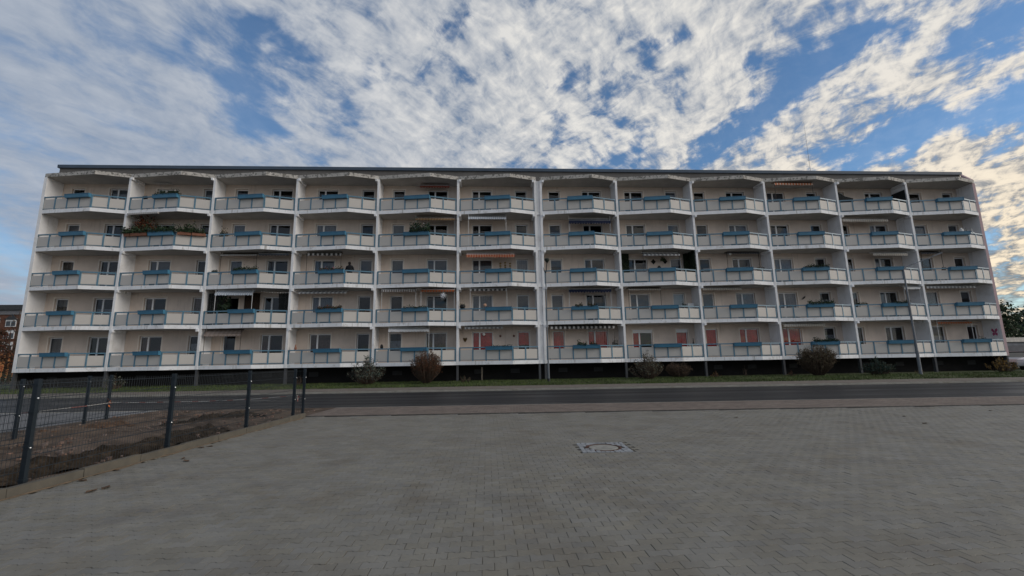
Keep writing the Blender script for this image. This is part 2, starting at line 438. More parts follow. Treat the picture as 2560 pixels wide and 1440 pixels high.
blk = block_pts(.0013, -.03), block_pts(.0013, -.0025), block_pts(.0036, 0.0)
NB = len(blk[0])
BF = [tuple(range(2 * NB, 3 * NB))] + [(r_ * NB + i, r_ * NB + (i + 1) % NB, (r_ + 1) * NB + (i + 1) % NB, (r_ + 1) * NB + i) for r_ in range(2) for i in range(NB)]
BV = [p for ring in blk for p in ring]
b0 = MB(); b0.faces(BV, BF); blk_me = b0.mesh('paver', PAVM)
rnd = random.Random(5)
cells = []
MH = (1.63, 8.38)     # manhole centre in the ground frame
y_lo, y_hi = CAM.y + 1.0, CAM.y + 16.5
j = 0; y = y_lo
while y < y_hi:
    off = (LB / 2) * (j % 2)
    x = CAM.x - 10 + off
    while x < CAM.x + 26:
        d = Vector((x, y)) - CAM.xy; s, t = d.dot(RGT2), d.dot(FWD2)
        if -6.36 < s < 1.25 * t + 2.2 and 2.6 < t < 13.80 and not (abs(s - MH[0]) < .49 and abs(t - MH[1]) < .47):
            cells.append((t + .25 * abs(s), s, t, x, y))
        x += LB
    y += RB; j += 1
inview = sorted([c for c in cells if c[2] > 3.55 and abs(c[1]) < 1.16 * c[2]], key=lambda c: c[2] ** 2 + c[1] ** 2 * .3)[:300]
near = set((c[3], c[4]) for c in inview)
fieldv, fieldf = [], []
for c in cells:
    dz = rnd.gauss(0, .0009); tx, ty = rnd.gauss(0, .007), rnd.gauss(0, .009)
    dx, dy, rz = rnd.gauss(0, .0008), rnd.gauss(0, .0012), rnd.gauss(0, .004)
    if (c[3], c[4]) in near:
        o = put('paver', blk_me, paving, (c[3] + dx, c[4] + dy, dz)); o.rotation_euler = (ty, -tx, rz)
    else:
        b = len(fieldv)
        for (vx, vy, vz) in BV: fieldv.append((c[3] + dx + vx - rz * vy, c[4] + dy + vy + rz * vx, vz + dz + tx * vx + ty * vy))
        fieldf += [tuple(b + i for i in fc) for fc in BF]
me = bpy.data.meshes.new('paver_field'); me.from_pydata(fieldv, [], fieldf); me.materials.append(PAVM)
tag(put('paver_field', me, paving), kind='stuff')

# manhole with collar of granite setts
mh = empty('manhole', G(MH[0], MH[1], 0), -YAW); mh.scale = (.84, .84, 1)
tag(mh, 'round concrete manhole cover in rusty iron ring set in pale granite setts', 'manhole')
GRAN = mat('granite_sett', (.27, .28, .295), .75, .25, 14., .3, 50)
sm = MB(); sm.box(-.045, .045, -.045, .045, -.03, .006); sme = sm.mesh('sett', GRAN)
bedm = MB(); bedm.box(-.53, .53, -.53, .53, -.03, -.010); bedm.obj('sett_bed', JOINT, mh)
for i in range(11):
    for jj in range(11):
        x, y = (i - 5) * .096, (jj - 5) * .096
        if math.hypot(x, y) > .405 or (abs(x) > .40 or abs(y) > .40):
            o = put('sett', sme, mh, (x + rnd.gauss(0, .004), y + rnd.gauss(0, .004), rnd.gauss(.001, .002)), rnd.gauss(0, .08))
            o.scale = (rnd.uniform(.85, 1.02), rnd.uniform(.85, 1.02), 1)
rg = MB(); rg.lathe([(.395, -.03), (.395, .003), (.345, .004), (.335, -.016), (.30, -.016), (.30, -.03)], k=40)
rg.obj('iron_ring', mat('rusty_iron', (.075, .035, .025), .75, .4, 12.), mh)
cv = MB(); cv.lathe([(.315, -.02), (.315, .001), (.29, .006), (.0005, .006)], k=40)
cv.obj('cover', mat('cover_concrete', (.25, .242, .22), .85, .2, 6., .3, 70), mh)

# kerb along the fence
kb = MB(); kb.poly([G(-6.55, -2, -.03), G(-6.35, -2, -.03), G(-6.35, 13.8, -.03), G(-6.55, 13.8, -.03)])
edge = tag(kb.obj('edging', JOINT), kind='structure')
ks = MB(); ks.box(-.05, .05, -.497, .497, -.1, .118)
ks.v = [(x * (.86 if z > 0 else 1), y, z) for x, y, z in ks.v]; eme = ks.mesh('edging_stone', mat('edging_concrete', (.105, .095, .078), .85, .12, 4., .25, 70, stain=(.13, .10, .065), samt=.5, sscale=2.))
for i in range(0, 14): put('edging_stone', eme, edge, G(-6.43 + rnd.gauss(0, .004), 13.3 - i * 1.0, rnd.gauss(0, .005)), -YAW + rnd.gauss(0, .004))


g = MB(); n_ = 160
for i in range(n_ + 1):
    t = 3.0 + (13.6 - 3.0) * i / n_; w_ = max(.0, .05 + .09 * noise.noise(Vector((t * 1.7, 2, 0))) + .04 * noise.noise(Vector((t * 9, 5, 0))))
    g.v += [tuple(G(-6.378, t, .006)), tuple(G(-6.375 + w_ + .004, t, .0025))]
g.f = [(2 * i, 2 * i + 1, 2 * i + 3, 2 * i + 2) for i in range(n_)]; g.m = [0] * n_
tag(g.obj('sand_drift', mat('tan_sand', (.20, .145, .095), .95, .25, 9., .5, 60)), 'thin drift of tan sand along the foot of the edging stones', 'sand', kind='stuff')


# bare soil lot behind the fence
def soil_sheet():
    g = MB(); n1, n2 = 120, 120; s0, s1, t0, t1 = -12.9, -6.48, 2.0, 16.36
    for i in range(n1 + 1):
        for jj in range(n2 + 1):
            s = s0 + (s1 - s0) * i / n1; t = t0 + (t1 - t0) * jj / n2
            e = min(1, (s1 - s) / .5, (s - s0) / .5, (t1 - t) / .8)
            z = .02 + e * (.05 * noise.fractal(Vector((s, t, 1)) * .9, 1., 2., 4) + .035 * noise.noise(Vector((s, t, 5)) * 4))
            z += e * .05 * math.sin((s + 6.5) * 2.1 + .4 * math.sin(t))
            g.v.append(tuple(G(s, t, z)))
    w = n2 + 1
    for i in range(n1):
        for jj in range(n2): g.f.append((i * w + jj, (i + 1) * w + jj, (i + 1) * w + jj + 1, i * w + jj + 1)); g.m.append(0)
    return g


SOILM = mat('bare_soil', (.105, .078, .060), .95, .35, 1.3, .8, 22, .15, stain=(.05, .036, .027), samt=.8, sscale=.8, sthr=(.48, .6))
tag(soil_sheet().obj('soil_ground', SOILM), kind='structure')
strip('tarmac_apron', -40, -12.9, 2, 16.36, .0, mat('apron', (.16, .16, .165), .8, .15, 1.5, .3, 40))


def heap(name, label, path, w, h, m, seed):
    g = MB(); n, k = 90, 14
    for i in range(n + 1):
        u = i / n * (len(path) - 1); a = min(int(u), len(path) - 2); fr = u - a
        s = path[a][0] * (1 - fr) + path[a + 1][0] * fr; t = path[a][1] * (1 - fr) + path[a + 1][1] * fr
        end = min(1, i / 10, (n - i) / 10)
        for q in range(k + 1):
            v = q / k * 2 - 1
            nz = noise.fractal(Vector((s * 2 + v * 2, t * 2, seed)), 1., 2., 5)
            z = -.06 + end * (h * max(0, 1 - v * v) * (1 + .5 * nz) + .07 * nz + .05)
            g.v.append(tuple(G(s + v * w * (1 + .3 * noise.noise(Vector((t * 1.5, seed, 0)))), t, z)))
    for i in range(n):
        for q in range(k): g.f.append((i * (k + 1) + q, i * (k + 1) + q + 1, (i + 1) * (k + 1) + q + 1, (i + 1) * (k + 1) + q)); g.m.append(0)
    return tag(g.obj(name, m), label, 'soil heap')


DSOIL = mat('dark_soil', (.030, .023, .017), .95, .5, 6., 1., 25, .1, stain=(.09, .065, .045), samt=.6, sscale=5., sthr=(.52, .64))
heap('soil_heap', 'long dark ridge of dug soil just behind the wire fence', [(-7.7, 4.6), (-7.5, 7), (-7.35, 9.4), (-7.7, 12)], .45, .15, DSOIL, 3)
heap('soil_heap', 'low rubbly soil mound in the middle of the fenced lot', [(-9.3, 12.2), (-9.0, 13.4), (-8.4, 14.5)], .6, .12, DSOIL, 9)
heap('soil_heap', 'reddish soil mound near the far fence posts', [(-11.5, 10.8), (-11.3, 11.8), (-11.2, 13)], .5, .09,
     mat('red_soil', (.085, .055, .038), .95, .4, 6., 1., 25, .1), 12)
g = MB()
for i in range(800):
    t = rnd.uniform(4, 15.5); s = rnd.uniform(-12.6, -6.7)
    if noise.noise(Vector((s * .8, t * .5, 2))) < .05 and rnd.random() < .75: continue
    c = G(s, t, .06); a = rnd.uniform(.012, .045)
    pts = [c + Vector((rnd.uniform(.5, 1) * a * dx, rnd.uniform(.5, 1) * a * dy, rnd.uniform(.3, .8) * a * dz)) for dz in (-1, 1) for dx, dy in ((-1, -1), (1, -1), (1, 1), (-1, 1))]
    g.faces(pts, [(0, 3, 2, 1), (4, 5, 6, 7), (0, 1, 5, 4), (1, 2, 6, 5), (2, 3, 7, 6), (3, 0, 4, 7)])
tag(g.obj('rubble', mat('rubble_bits', (.15, .105, .085), .9, .3, 30., island=.5)), 'broken brick and stone bits strewn over the fenced soil lot', 'rubble', kind='stuff')

# grass bank
GR = mat('grass_blade', (.062, .090, .024), .8, .45, 1.1, stain=(.10, .085, .035), samt=.6, sscale=.9)
g = MB(); n = 180
for i in range(n + 1):
    s = -120 + 240 * i / n
    for t, z in ((27.05, .098), (28, .15), (29.5, .20), (31, .22), (40, .22)):
        g.v.append(tuple(G(s, t + (.12 * noise.noise(Vector((s * .7, 0, 0))) if t < 28 else 0), z + .03 * noise.noise(Vector((s * .8, t, 0))) * (t > 27.5))))
for i in range(n):
    for q in range(4): g.f.append((i * 5 + q, (i + 1) * 5 + q, (i + 1) * 5 + q + 1, i * 5 + q + 1)); g.m.append(0)
lawn = tag(g.obj('grass_bank', mat('grass_soil', (.050, .066, .020), .95, .35, 1.5, stain=(.07, .055, .03), samt=.6)), kind='structure')
g = MB()
for i in range(42000):
    s = rnd.uniform(-36, 42); t = 27.0 + 4.6 * rnd.random() ** 1.2
    if noise.noise(Vector((s * .6, t * .9, 7))) < -.25 and rnd.random() < .7: continue
    c = G(s, t, .09 + min(1, (t - 27) / 2.5) * .10); h = rnd.uniform(.05, .14) * (1 + .6 * noise.noise(Vector((s * .5, t, 3)))); a = rnd.uniform(0, 6.28)
    w = Vector((math.cos(a), math.sin(a), 0)) * rnd.uniform(.012, .025); l = Vector((rnd.gauss(0, .04), rnd.gauss(0, .04), h))
    g.poly([c - w, c + w, c + l])
tag(g.obj('grass', GR), 'short rough autumn grass on the bank below the balconies', 'grass', kind='stuff')

# ------------------------------------------------------------------ apartment building
Z0, S, PROW, VX, D = 1.61, 2.813, .6, 3.96, 1.25
TH = .26


def BX(i): return 6.0 * i + (.3 if i >= 6 else 0)


bld = tag(empty('apartment_building', (0, 0, 0)), 'long five-storey beige apartment block with zigzag white balconies and blue railings', 'building')
# slab of one balcony
g = MB()
outl = [(.07, D), (.07, 0), (VX, -PROW), (5.93, 0), (5.93, D)]
n = len(outl)
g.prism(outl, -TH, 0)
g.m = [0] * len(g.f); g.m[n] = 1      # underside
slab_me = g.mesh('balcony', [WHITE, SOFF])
g = MB(); outr = [(-.0, D), (-.0, 0), (VX, -PROW - .03), (6.0, 0), (6.0, D)]
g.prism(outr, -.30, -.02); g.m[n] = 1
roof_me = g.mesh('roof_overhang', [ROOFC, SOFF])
A0, V0, B0 = Vector((.16, -.0)), Vector((VX, -PROW + .055)), Vector((5.84, -.0))
A0.y += .03; B0.y += .03


def lerp(a, b, u): return a + (b - a) * u


pan_me = []
for a, b, k in ((A0, V0, 4), (V0, B0, 2)):
    for i in range(k):
        p, q = lerp(a, b, i / k), lerp(a, b, (i + 1) / k); d = (q - p).normalized()
        g = MB(); g.bar(p + d * .047, q - d * .047, .014, 0, .115, .80); pan_me.append(g.mesh('panel', PANEL))
g = MB()
for a, b, k in ((A0, V0, 4), (V0, B0, 2)):
    d = (b - a).normalized()
    for i in range(k + 1):
        p = lerp(a, b, i / k); w = .056 if (i == k and k == 4) or (i == 0 and k == 2) else .045
        g.bar(p - d * w, p + d * w, .062, 0, .001, .955)
    g.bar(a - d * .03, b + d * .02, .085, 0, .915, .997)
    g.bar(a, b, .03, 0, .06, .095)
rail_me = g.mesh('railing', BLUE)


def flower_box():
    g = MB(); a = lerp(A0, V0, .50); b = lerp(A0, V0, .995); d = (b - a).normalized(); nn = Vector((d.y, -d.x))
    sec = [(.045, .76), (.215, .765), (.245, 1.005), (.265, 1.005), (.265, 1.03), (.235, 1.03), (.205, .97), (.075, .97), (.06, 1.03), (.035, 1.03)]
    P = []
    for e in (a, b): P += [(*(e + nn * o), z) for o, z in sec]
    m_ = len(sec)
    g.faces(P, [(i, (i + 1) % m_, m_ + (i + 1) % m_, m_ + i) for i in range(m_)] + [tuple(reversed(range(m_))), tuple(range(m_, 2 * m_))])
    g.m = [0] * len(g.f); g.m[6] = 1
    for e, sg in ((a, 1), (b, -1)):   # end plates
        p = e + d * (-.004 * sg)
        g.mi = 0; q = [(*(p + nn * o), z) for o, z in ((.04, .755), (.22, .76), (.268, 1.034), (.032, 1.034))]
        q2 = [(*(Vector(v[:2]) + d * (.02 * sg)), v[2]) for v in q]
        g.faces(q + q2, [(0, 1, 2, 3), (7, 6, 5, 4), (0, 4, 5, 1), (1, 5, 6, 2), (2, 6, 7, 3), (3, 7, 4, 0)])
    return g.mesh('flower_box', [BOXB, SOIL])


fbox_me = flower_box()
for k in range(5):
    for i in range(12):
        bal = put('balcony', slab_me, bld, (BX(i), 0, Z0 + k * S))
        for pm in pan_me: put('panel', pm, bal)
        put('railing', rail_me, bal)
        put('flower_box', fbox_me, bal)
for i in range(12): put('roof_overhang', roof_me, bld, (BX(i), 0, Z0 + 5 * S))

# cross walls between the balconies
FINS = [(.10, .10, 'end')] + [(6. * i, .08, '') for i in range(1, 6)] + [(35.93, .085, ''), (36.37, .085, '')] + [(6. * i + .3, .08, '') for i in range(7, 12)] + [(72.2, .12, 'pink')]
LB_, RB_ = {2, 4, 6, 7, 9, 11}, {2, 4, 6, 7, 9, 11}       # bays whose slabs rest on brackets
brk = MB(); brk.box(-.075, .075, -.13, 1.0, -.18, 0); brk_me = brk.mesh('bracket', WHITE)
colm = MB(); colm.box(-.075, .075, .0, .20, 0, 1.3); col_me = colm.mesh('column', COLM)
for x, hw, kind in FINS:
    g = MB()
    top = Z0 + 5 * S - .31
    g.box(-hw, hw, -.03, D, 0, top - 1.352)
    if kind == 'pink': g.m = [0, 0, 1, 1, 0, 0]
    fo = g.obj('cross_wall', [FIN, PINK], bld, (x, 0, 1.352))
    put('column', col_me, bld, (x, 0.02, .05))
    for k in range(1, 6):
        zt = (Z0 + k * S - TH - (.04 if k == 5 else 0)) - 1.352 - .002
        for sg in (-1, 1):
            bay = None
            for i in range(12):
                if sg > 0 and abs(BX(i) - x) < .2 and x < 72: bay = i + 1
                if sg < 0 and abs(BX(i) + 6 - x) < .2 and x > 1: bay = i + 1
            if bay in LB_: put('bracket', brk_me, fo, (sg * (hw + .076), 0, zt))
# joint cover between the two halves
g = MB(); g.box(36.02, 36.28, .12, D, 1.352, Z0 + 5 * S - .31); g.obj('joint_cover', FIN, bld)
g = MB()
for k in range(5): g.box(36.018, 36.282, .02, .10, Z0 + k * S - TH, Z0 + k * S)
g.obj('joint_band', WHITE, bld)

# windows: opening positions within a bay
def openings(i):
    return [('S', .82, 1.76, .62), ('D', 3.54, 5.12, .10)] if i % 2 == 0 else [('D', 1.02, 2.58, .10), ('S', 4.45, 5.37, .62)]


WT = 2.17
wall = MB()
for k in range(5):
    for i in range(12):
        x0, x1 = BX(i) + .05, BX(i) + 5.95; zb, zt = Z0 + k * S - .0, Z0 + (k + 1) * S - TH
        z_ = lambda h: zb + h
        cur = x0
        for (ty, a, b, sill) in openings(i):
            a += BX(i); b += BX(i)
            wall.poly([(cur, D, zb), (a, D, zb), (a, D, zt), (cur, D, zt)])
            wall.poly([(a, D, zb), (b, D, zb), (b, D, z_(sill)), (a, D, z_(sill))])
            wall.poly([(a, D, z_(WT)), (b, D, z_(WT)), (b, D, zt), (a, D, zt)])
            e = D + .26
            wall.poly([(a, D, z_(sill)), (b, D, z_(sill)), (b, e, z_(sill)), (a, e, z_(sill))])
            wall.poly([(a, D, z_(WT)), (a, e, z_(WT)), (b, e, z_(WT)), (b, D, z_(WT))])
            wall.poly([(a, D, z_(sill)), (a, e, z_(sill)), (a, e, z_(WT)), (a, D, z_(WT))])
            wall.poly([(b, D, z_(sill)), (b, D, z_(WT)), (b, e, z_(WT)), (b, e, z_(sill))])
            cur = b
        wall.poly([(cur, D, zb), (x1, D, zb), (x1, D, zt), (cur, D, zt)])
wall.obj('wall', WALL, bld)
g = MB(); g.box(.2, 72.1, D + 1.3, D + 1.5, 1.3, 15.5); g.obj('room_backing', ROOM, bld)  # one near-black sheet behind all windows, stands in for the rooms' darkness
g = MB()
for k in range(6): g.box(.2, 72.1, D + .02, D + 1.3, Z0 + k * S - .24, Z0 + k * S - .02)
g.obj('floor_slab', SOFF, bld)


def frame_mesh(w, h, mull):
    g = MB(); t, dp = .065, .06
    g.box(0, t, 0, dp, 0, h); g.box(w - t, w, 0, dp, 0, h); g.box(t, w - t, 0, dp, h - t, h); g.box(t, w - t, 0, dp, 0, t)
    if mull: g.box(mull - .055, mull + .055, -.006, dp, t, h - t)
    return g.mesh('window', FRAME)


def surround_mesh(w, h):
    g = MB(); b = .085
    g.box(-b, 0, -.008, .0, 0, h + b); g.box(w, w + b, -.008, 0, 0, h + b); g.box(0, w, -.008, 0, h, h + b)
    return g.mesh('surround', SURR)


def pane_mesh(x0, x1, h):
    g = MB(); g.poly([(x0, .03, .06), (x1, .03, .06), (x1, .03, h - .06), (x0, .03, h - .06)]); return g.mesh('pane', GLASS)


def curtain_mesh(x0, x1, z0, z1, m, slats=False):
    g = MB(); n = max(8, int((x1 - x0) / .045))
    if slats:
        nz = int((z1 - z0) / .06)
        for q in range(nz):
            za = z0 + (z1 - z0) * q / nz; g.poly([(x0, .085, za), (x1, .085, za), (x1, .062, za + .058), (x0, .062, za + .058)])
    else:
        for q in range(n):
            xa, xb = x0 + (x1 - x0) * q / n, x0 + (x1 - x0) * (q + 1) / n
            ya, yb = .085 + .022 * math.sin(q * 1.9), .085 + .022 * math.sin((q + 1) * 1.9)
            g.poly([(xa, ya, z0), (xb, yb, z0), (xb, yb, z1), (xa, ya, z1)])
    return g.mesh('curtain', m)


GEO = {}
for ty, w, sill, mull in (('S', .94, .62, 0), ('D', 1.57, .10, .55)):
    h = WT - sill
    GEO[ty] = (frame_mesh(w - .02, h - .02, mull), surround_mesh(w - .02, h), [pane_mesh(.05, (mull - .05) if mull else w - .07, h)] + ([pane_mesh(mull + .05, w - .07, h)] if mull else []), w, h)
CM = {}
WSTY = {  # (bay, floor, type): curtain
    (9, 0, 'S'): 'red', (9, 0, 'D'): 'red', (10, 0, 'D'): 'red', (8, 0, 'S'): 'red', (7, 0, 'S'): 'red', (7, 0, 'D'): 'red', (6, 0, 'D'): 'redhalf', (6, 0, 'S'): 'redhalf',
    (1, 0, 'S'): 'blind', (2, 0, 'D'): 'brownside', (4, 0, 'D'): 'brown', (5, 0, 'D'): 'brown', (3, 0, 'D'): 'brownside', (8, 0, 'D'): 'redside', (2, 2, 'D'): 'blind', (4, 2, 'D'): 'net', (4, 2, 'S'): 'blind',
    (5, 2, 'S'): 'blind', (5, 2, 'D'): 'blind', (6, 2, 'S'): 'net', (7, 2, 'D'): 'whitehalf', (7, 1, 'S'): 'blind', (8, 1, 'D'): 'blind', (8, 1, 'S'): 'white', (9, 1, 'D'): 'net', (9, 1, 'S'): 'blind',
    (10, 1, 'D'): 'net', (6, 1, 'D'): 'net', (6, 1, 'S'): 'blind', (4, 1, 'D'): 'net', (5, 3, 'S'): 'blind', (4, 3, 'D'): 'net', (3, 3, 'S'): 'net', (1, 3, 'S'): 'blind', (11, 1, 'D'): 'netside', (11, 2, 'D'): 'netside',
    (11, 3, 'D'): 'netside', (10, 2, 'D'): 'net', (12, 1, 'D'): 'net', (12, 3, 'D'): 'net', (8, 3, 'S'): 'blind', (3, 2, 'S'): 'net', (2, 1, 'D'): 'brownside', (2, 1, 'S'): 'brown'}
wr = random.Random(11)
for k in range(5):
    for i in range(12):
        for (ty, a, b, sill) in openings(i):
            fm, sm_, pms, w, h = GEO[ty]
            wo = put('window', fm, bld, (BX(i) + a + .01, D + .13, Z0 + k * S + sill + .01))
            put('surround', sm_, wo, (0, -.13 - .0005, 0))
            for pm in pms: put('pane', pm, wo)
            st = WSTY.get((i + 1, k, ty))
            if st is None: st = wr.choice(['none', 'none', 'none', 'none', 'nethalf', 'blindtop']) if k < 4 else wr.choice(['none', 'none', 'none', 'blindtop', 'nethalf'])
            if st != 'none':
                base = next(c for c in CURT if st.startswith(c))
                key = (st, ty)
                if key not in CM:
                    x0, x1, z0, z1 = .05, w - .07, .05, h - .05
                    if st.endswith('half'): z1 = h * .62 if base != 'red' else z1; z0 = z0 if base != 'red' else h * .34
                    if st.endswith('top'): z0 = h * .62
                    if st.endswith('side'): x1 = x0 + (x1 - x0) * .42
                    CM[key] = curtain_mesh(x0, x1, z0, z1, CURT[base], base in ('blind', 'white'))
                put('curtain', CM[key], wo)
# roller shutter boxes on one flat
for (ty, a, b, sill) in openings(7):
    g = MB(); g.box(BX(7) + a + .01, BX(7) + b - .01, D + .02, D + .12, Z0 + WT - .25, Z0 + WT - .005); g.obj('shutter_box', FRAME, bld)

# plinth, gables, attic, roof
g = MB(); g.box(.02, 72.28, 1.2, 12, -.05, 1.349); g.obj('plinth', PLINTH, bld)
for xa, xb in ((.04, .16), (72.12, 72.27)):
    g = MB(); g.box(xa, xb, .24, 1.198, -.05, 1.347); g.obj('plinth_return', PLINTH, bld)
bw = MB(); bw.box(0, .62, -.012, .0, 0, .26); bw.box(-.03, .65, -.02, 0, -.03, -.0); bw.box(-.03, 0, -.02, 0, 0, .29); bw.box(.62, .65, -.02, 0, 0, .29); bw.box(0, .62, -.02, 0, .26, .29)
bwm = bw.mesh('basement_window', mat('basement_frame', (.03, .03, .031), .7))
for i in range(12):
    for dx in (1.2, 3.9): put('basement_window', bwm, bld, (BX(i) + dx, 1.198, .72))
g = MB(); g.box(.0, .16, D + .001, 12, 1.352, 15.6); g.obj('gable_wall', FIN, bld)
g = MB(); g.box(72.12, 72.32, D + .001, 12, 1.352, 15.6); g.obj('gable_wall', PINK, bld)
g = MB(); g.box(.17, 72.11, 11.7, 12, 1.352, 15.6); g.obj('rear_wall', WALL, bld)
g = MB(); g.box(.10, 72.22, .85, 11.9, Z0 + 5 * S - .019, 16.46); g.obj('attic', ATTIC, bld)
g = MB(); g.box(.02, 72.30, .72, 12.0, 16.46, 16.70); g.obj('coping', COPE, bld)
g = MB(); g.faces([(72.1, -.0, 15.68), (72.32, -.0, 15.68), (72.32, .715, 16.46), (72.1, .715, 16.46), (72.1, .715, 15.68), (72.32, .715, 15.68)],
                  [(0, 1, 2, 3), (0, 4, 5, 1), (0, 3, 4), (1, 5, 2), (3, 2, 5, 4)]); g.obj('gable_coping', PINK, bld)

# ------------------------------------------------------------------ things on the balconies
SEG = lambda x: (-PROW * x / VX if x < VX else -PROW * (6 - x) / (6 - VX))


def awning(b, k, x0, x1, zt, zb, y, m, desc, poles=None, scallop=True, drop=.14, back=None, pw=.018):
    """clamp awning: cassette by the ceiling, cloth sloping out to a front bar, hanging valance"""
    i = b - 1; r = tag(empty('awning', (BX(i) + x0, y, Z0 + k * S)), f'{desc} awning on the {where(b, k)}', 'awning', 'awnings over the balconies')
    w = x1 - x0; zt = min(zt, S - TH - .06); back = back if back is not None else .32
    zf = zb + drop
    g = MB(); zc = min(S - TH - .05, zt + .05)
    g.tube([(0, back, zc), (w, back, zc)], .04, 8); g.obj('cassette', WHITEP if poles is not BROWNP else BROWNP, r)
    g = MB(); nn = 12
    for q in range(nn):
        xa, xb = w * q / nn, w * (q + 1) / nn
        g.poly([(xa, .0, zf), (xb, .0, zf), (xb, back * .5, (zf + zc) / 2 - .02), (xa, back * .5, (zf + zc) / 2 - .02)])
        g.poly([(xa, back * .5, (zf + zc) / 2 - .02), (xb, back * .5, (zf + zc) / 2 - .02), (xb, back, zc - .03), (xa, back, zc - .03)])
    g.obj('canopy', m, r)
    g = MB(); ns = max(3, round(w / .21)); rr_ = random.Random(b * 7 + k)
    if scallop:
        for q in range(ns):
            xa = w * q / ns; sw = w / ns; dd = drop * rr_.uniform(.93, 1.05)
            low = [(xa + sw * u, -.012 + .008 * math.sin((xa + sw * u) * 9), zf - dd * (.68 + .32 * math.sin(math.pi * u))) for u in (0, .2, .4, .6, .8, 1)]
            g.poly([*low, (xa + sw, -.006, zf), (xa, -.006, zf)])
    else: g.poly([(0, -.012, zf - drop), (w, -.012, zf - drop), (w, -.006, zf), (0, -.006, zf)])
    g.obj('valance', m, r)
    g = MB(); g.tube([(0, .012, zf + .01), (w, .012, zf + .01)], .018, 6); g.obj('front_bar', poles or WHITEP, r)
    if poles:
        for xx in (.03, w - .03):
            g = MB(); g.tube([(xx, .06, .002), (xx, .06, S - TH - .005)], pw, 6); g.obj('pole', poles, r)
            g = MB(); g.tube([(xx, .06, zf - .55), (xx, .012, zf)], .010, 5); g.obj('arm', poles, r)
    else:
        for xx in (.15, w - .15):
            g = MB(); g.tube([(xx, back, zc - .02), (xx + (.2 if xx < 1 else -.2), back * .5, (zf + zc) / 2 - .05), (xx, .02, zf)], .012, 5); g.obj('arm', WHITEP, r)
    return r


ST = {
    'ora': stripes('orange_white_stripe', (.50, .12, .04), (.62, .50, .40), .24), 'red': stripes('red_stripe', (.36, .07, .035), (.50, .26, .16), .19),
    'lbl': stripes('pale_blue_stripe', (.44, .50, .58), (.68, .70, .72), .16), 'bro': stripes('ochre_stripe', (.30, .17, .085), (.40, .27, .15), .22),
    'navy': mat('navy_cloth', (.018, .025, .055), .9), 'gre': stripes('grey_cloth_stripe', (.40, .385, .37), (.52, .50, .48), .14),
    'dgr': stripes('dark_white_stripe', (.05, .048, .046), (.48, .46, .44), .33, .55), 'whi': mat('white_cloth', (.66, .66, .66), .9, .04),
    'rus': mat('rust_cloth', (.22, .055, .035), .9), 'tau': stripes('taupe_stripe', (.30, .235, .20), (.36, .29, .25), .3), 'cre': stripes('cream_stripe', (.42, .38, .33), (.55, .51, .45), .18),
    'slate': mat('slate_cloth', (.10, .115, .14), .9), 'gwh': stripes('grey_white_stripe', (.24, .24, .25), (.60, .60, .60), .3), 'dot': stripes('black_white_stripe', (.08, .06, .06), (.58, .55, .52), .17),
    'orab': stripes('orange_brown_stripe', (.40, .10, .04), (.30, .16, .10), .2)}
